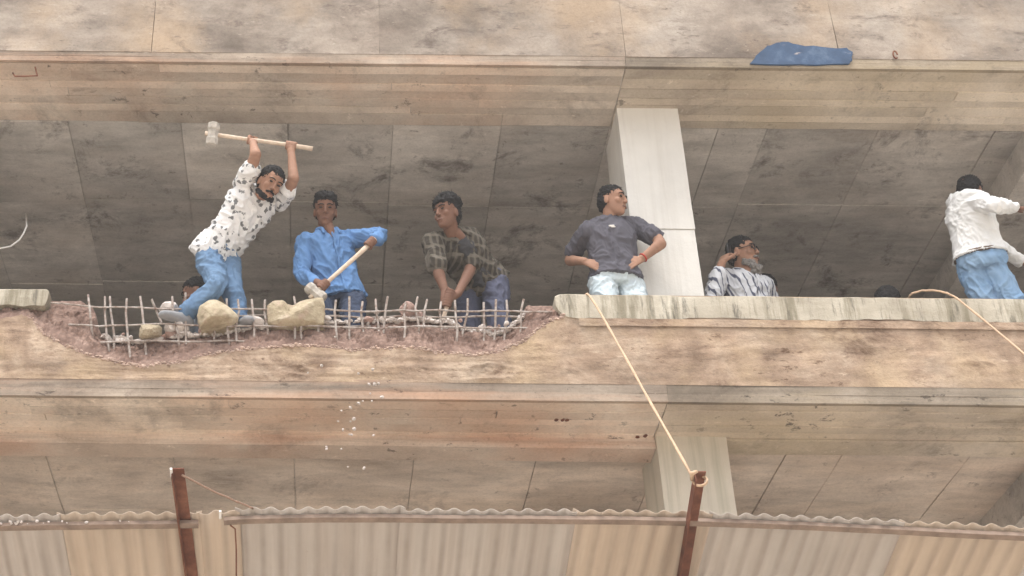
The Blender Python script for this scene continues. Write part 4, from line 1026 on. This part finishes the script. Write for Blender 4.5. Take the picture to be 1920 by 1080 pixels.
# --- bearded man on the phone
J = setup((1398, 612, 9.42), (1391, 514, 9.34), (1349, 520, 9.26), (1431, 536, 9.42), (.65, -.8, .05))
J['elL'] = reach(J['shL'], 1334, 566, .28, True); J['wrL'] = atD(1353, 494, 9.14)
J['elR'] = reach(J['shR'], 1452, 585, .28, False); J['wrR'] = J['elR'] + V((-.06, -.2, -.12))
J['handL'] = ('open', (atD(1364, 470, 9.18) - J['wrL']), V((-.75, -.6, .1)), .5, -1); J['handR'] = ('open', V((-.3, -.8, -.4)), V((.5, -.3, .6)), .4, -1)
J['head'] = atD(1393, 476, 9.28); J['hf'] = V((.78, -.62, .02)); J['hu'] = V((.0, -.12, 1))
print('P5', [(a, b_, round((J[a] - J[b_]).length, 2)) for a, b_ in (('pel', 'neck'), ('shL', 'shR'), ('shL', 'elL'), ('elL', 'wrL'), ('neck', 'head'))])
legs_down(J)
person('bearded man with glasses in white shirt with dark stripes, holding a phone to his ear', J, dict(skin=M_skinB, shirt=stripes('white shirt with navy stripes', (.64, .65, .68), (.10, .11, .16), (.86, .4, .42), 19, .22, wob=.35), pants=denim('dark denim', (.03, .04, .07), (.07, .09, .14)), shoe=M_shoed, sleeve=1.75, hair='thin', hem=-.1, beard=.045, beardmat=M_greyb, glasses=True, collar=True, fat=1.2, s=1.08))
o = link('mobile_phone', boxmesh(-.035, .035, -.005, .005, -.07, .07, .004), M_blk)
o.location = atD(1368, 474, 9.20); o.rotation_euler = (.1, -.25, R(55)); tag(o, 'dark mobile phone held at the bearded man\'s ear', 'phone')

# --- man in white shirt at the right edge
J = setup((1840, 488, 8.92), (1809, 366, 8.86), (1790, 376, 8.80), (1834, 382, 8.98), (.55, .80, -.1))
J['elL'] = reach(J['shR'], 1872, 388, .27, True); J['shL'], J['shR'] = J['shR'], J['shL']
J['wrL'] = reach(J['elL'], 1903, 389, .20, True)
J['shL'] = atD(1826, 380, 8.78); J['shR'] = atD(1792, 378, 8.96)
J['elL'] = reach(J['shL'], 1868, 386, .28, True); J['wrL'] = reach(J['elL'], 1902, 390, .24, False)
J['elR'] = reach(J['shR'], 1858, 452, .34, False); J['wrR'] = reach(J['elR'], 1915, 492, .26, False)
J['handL'] = ('open', V((.9, .1, 0)), V((0, -.5, .8)), .5, 1); J['handR'] = ('open', V((.9, .1, -.1)), V((0, -.5, .8)), .5, 1)
J['head'] = atD(1820, 362, 8.98); J['hf'] = V((.62, .72, -.35)); J['hu'] = V((.25, .25, .9))
J['hipL'] = atD(1862, 505, 8.92); J['hipR'] = atD(1822, 505, 8.96)
legs_down(J)
for k in 'LR': J['kn' + k] += V((.10, 0, 0)); J['ank' + k] += V((.12, 0, 0))
person('man in white long-sleeved shirt seen from behind at the right edge, arms stretched right', J, dict(skin=M_skinC, shirt=fabric('white cotton', (.72, .72, .71), .06), pants=denim('light blue denim', (.16, .29, .48), (.34, .47, .62)), shoe=M_shoed, sleeve=1.93, hair='short', hem=.05, wr=.0065, belt=M_belt, s=1.0))

# --- men mostly hidden behind the parapet
def crouched(label, hp, D, hf, shirt, hair='short', z_h=None):
    h = atD(*hp, D); f = V(hf); f.z = 0; f.normalize(); x = f.cross(V((0, 0, 1)))
    J = dict(head=h, hf=V(hf), hu=V((0, 0, 1)), neck=h + V((0, 0, -.17)) - f * .03, front=f)
    J['pel'] = V((h.x, h.y, max(ZF1 + .26, h.z - .68))) - f * .10; J['shL'] = J['neck'] - x * .17 - V((0, 0, .05)); J['shR'] = J['neck'] + x * .17 - V((0, 0, .05))
    for k, sg in (('L', -1), ('R', 1)):
        J['el' + k] = J['sh' + k] + x * sg * .06 + f * .08 - V((0, 0, .24)); J['wr' + k] = J['el' + k] + f * .2 - V((0, 0, .06)); J['hand' + k] = ('open', f - V((0, 0, .4)), V((0, 0, 1)), .4, sg)
        J['hip' + k] = J['pel'] + x * sg * .09; J['ank' + k] = V((J['pel'].x, J['pel'].y, ZF1 + .09)) + x * sg * .12 + f * .12
        dd = (J['hip' + k] - J['ank' + k]).length; J['kn' + k] = (J['hip' + k] + J['ank' + k]) / 2 + f * math.sqrt(max(.02, .18 - dd * dd / 4)) ; J['toe' + k] = f
    person(label, J, dict(skin=M_skinC, shirt=shirt, pants=M_jeans1, shoe=M_shoed, sleeve=.7, hair=hair, s=1.0, vox=.008))
M_nav = fabric('navy cotton', (.05, .06, .12))
crouched('crouching person mostly hidden behind the hammer man\'s bent leg', (368, 553), 9.15, (-.9, .1, -.3), fabric('pale grey cotton', (.38, .40, .44)))
crouched('person behind the parapet of whom only dark hair shows, left of the white shirt man', (1666, 571), 9.1, (.3, .9, -.3), M_nav)
crouched('person in navy behind the bearded man, only a dark shoulder and hair showing', (1438, 547), 9.85, (.5, .8, -.1), fabric('blue navy cotton', (.08, .10, .22)))

# ------------------------------------------------------------------ dusty air of the demolition
hz_ = link('haze', boxmesh(-3010, 3010, -3010, 3010, -1, ZF2 + 3.2), None)
hm = bpy.data.materials.new('dusty air'); hm.use_nodes = True; hn = hm.node_tree; hn.nodes.remove(hn.nodes['Principled BSDF'])
pv = hn.nodes.new('ShaderNodeVolumePrincipled'); pv.inputs['Color'].default_value = (.93, .89, .84, 1); pv.inputs['Density'].default_value = .0050; pv.inputs['Anisotropy'].default_value = .1
hn.links.new(pv.outputs[0], hn.nodes['Material Output'].inputs['Volume']); hz_.data.materials.append(hm); hz_['kind'] = 'stuff'
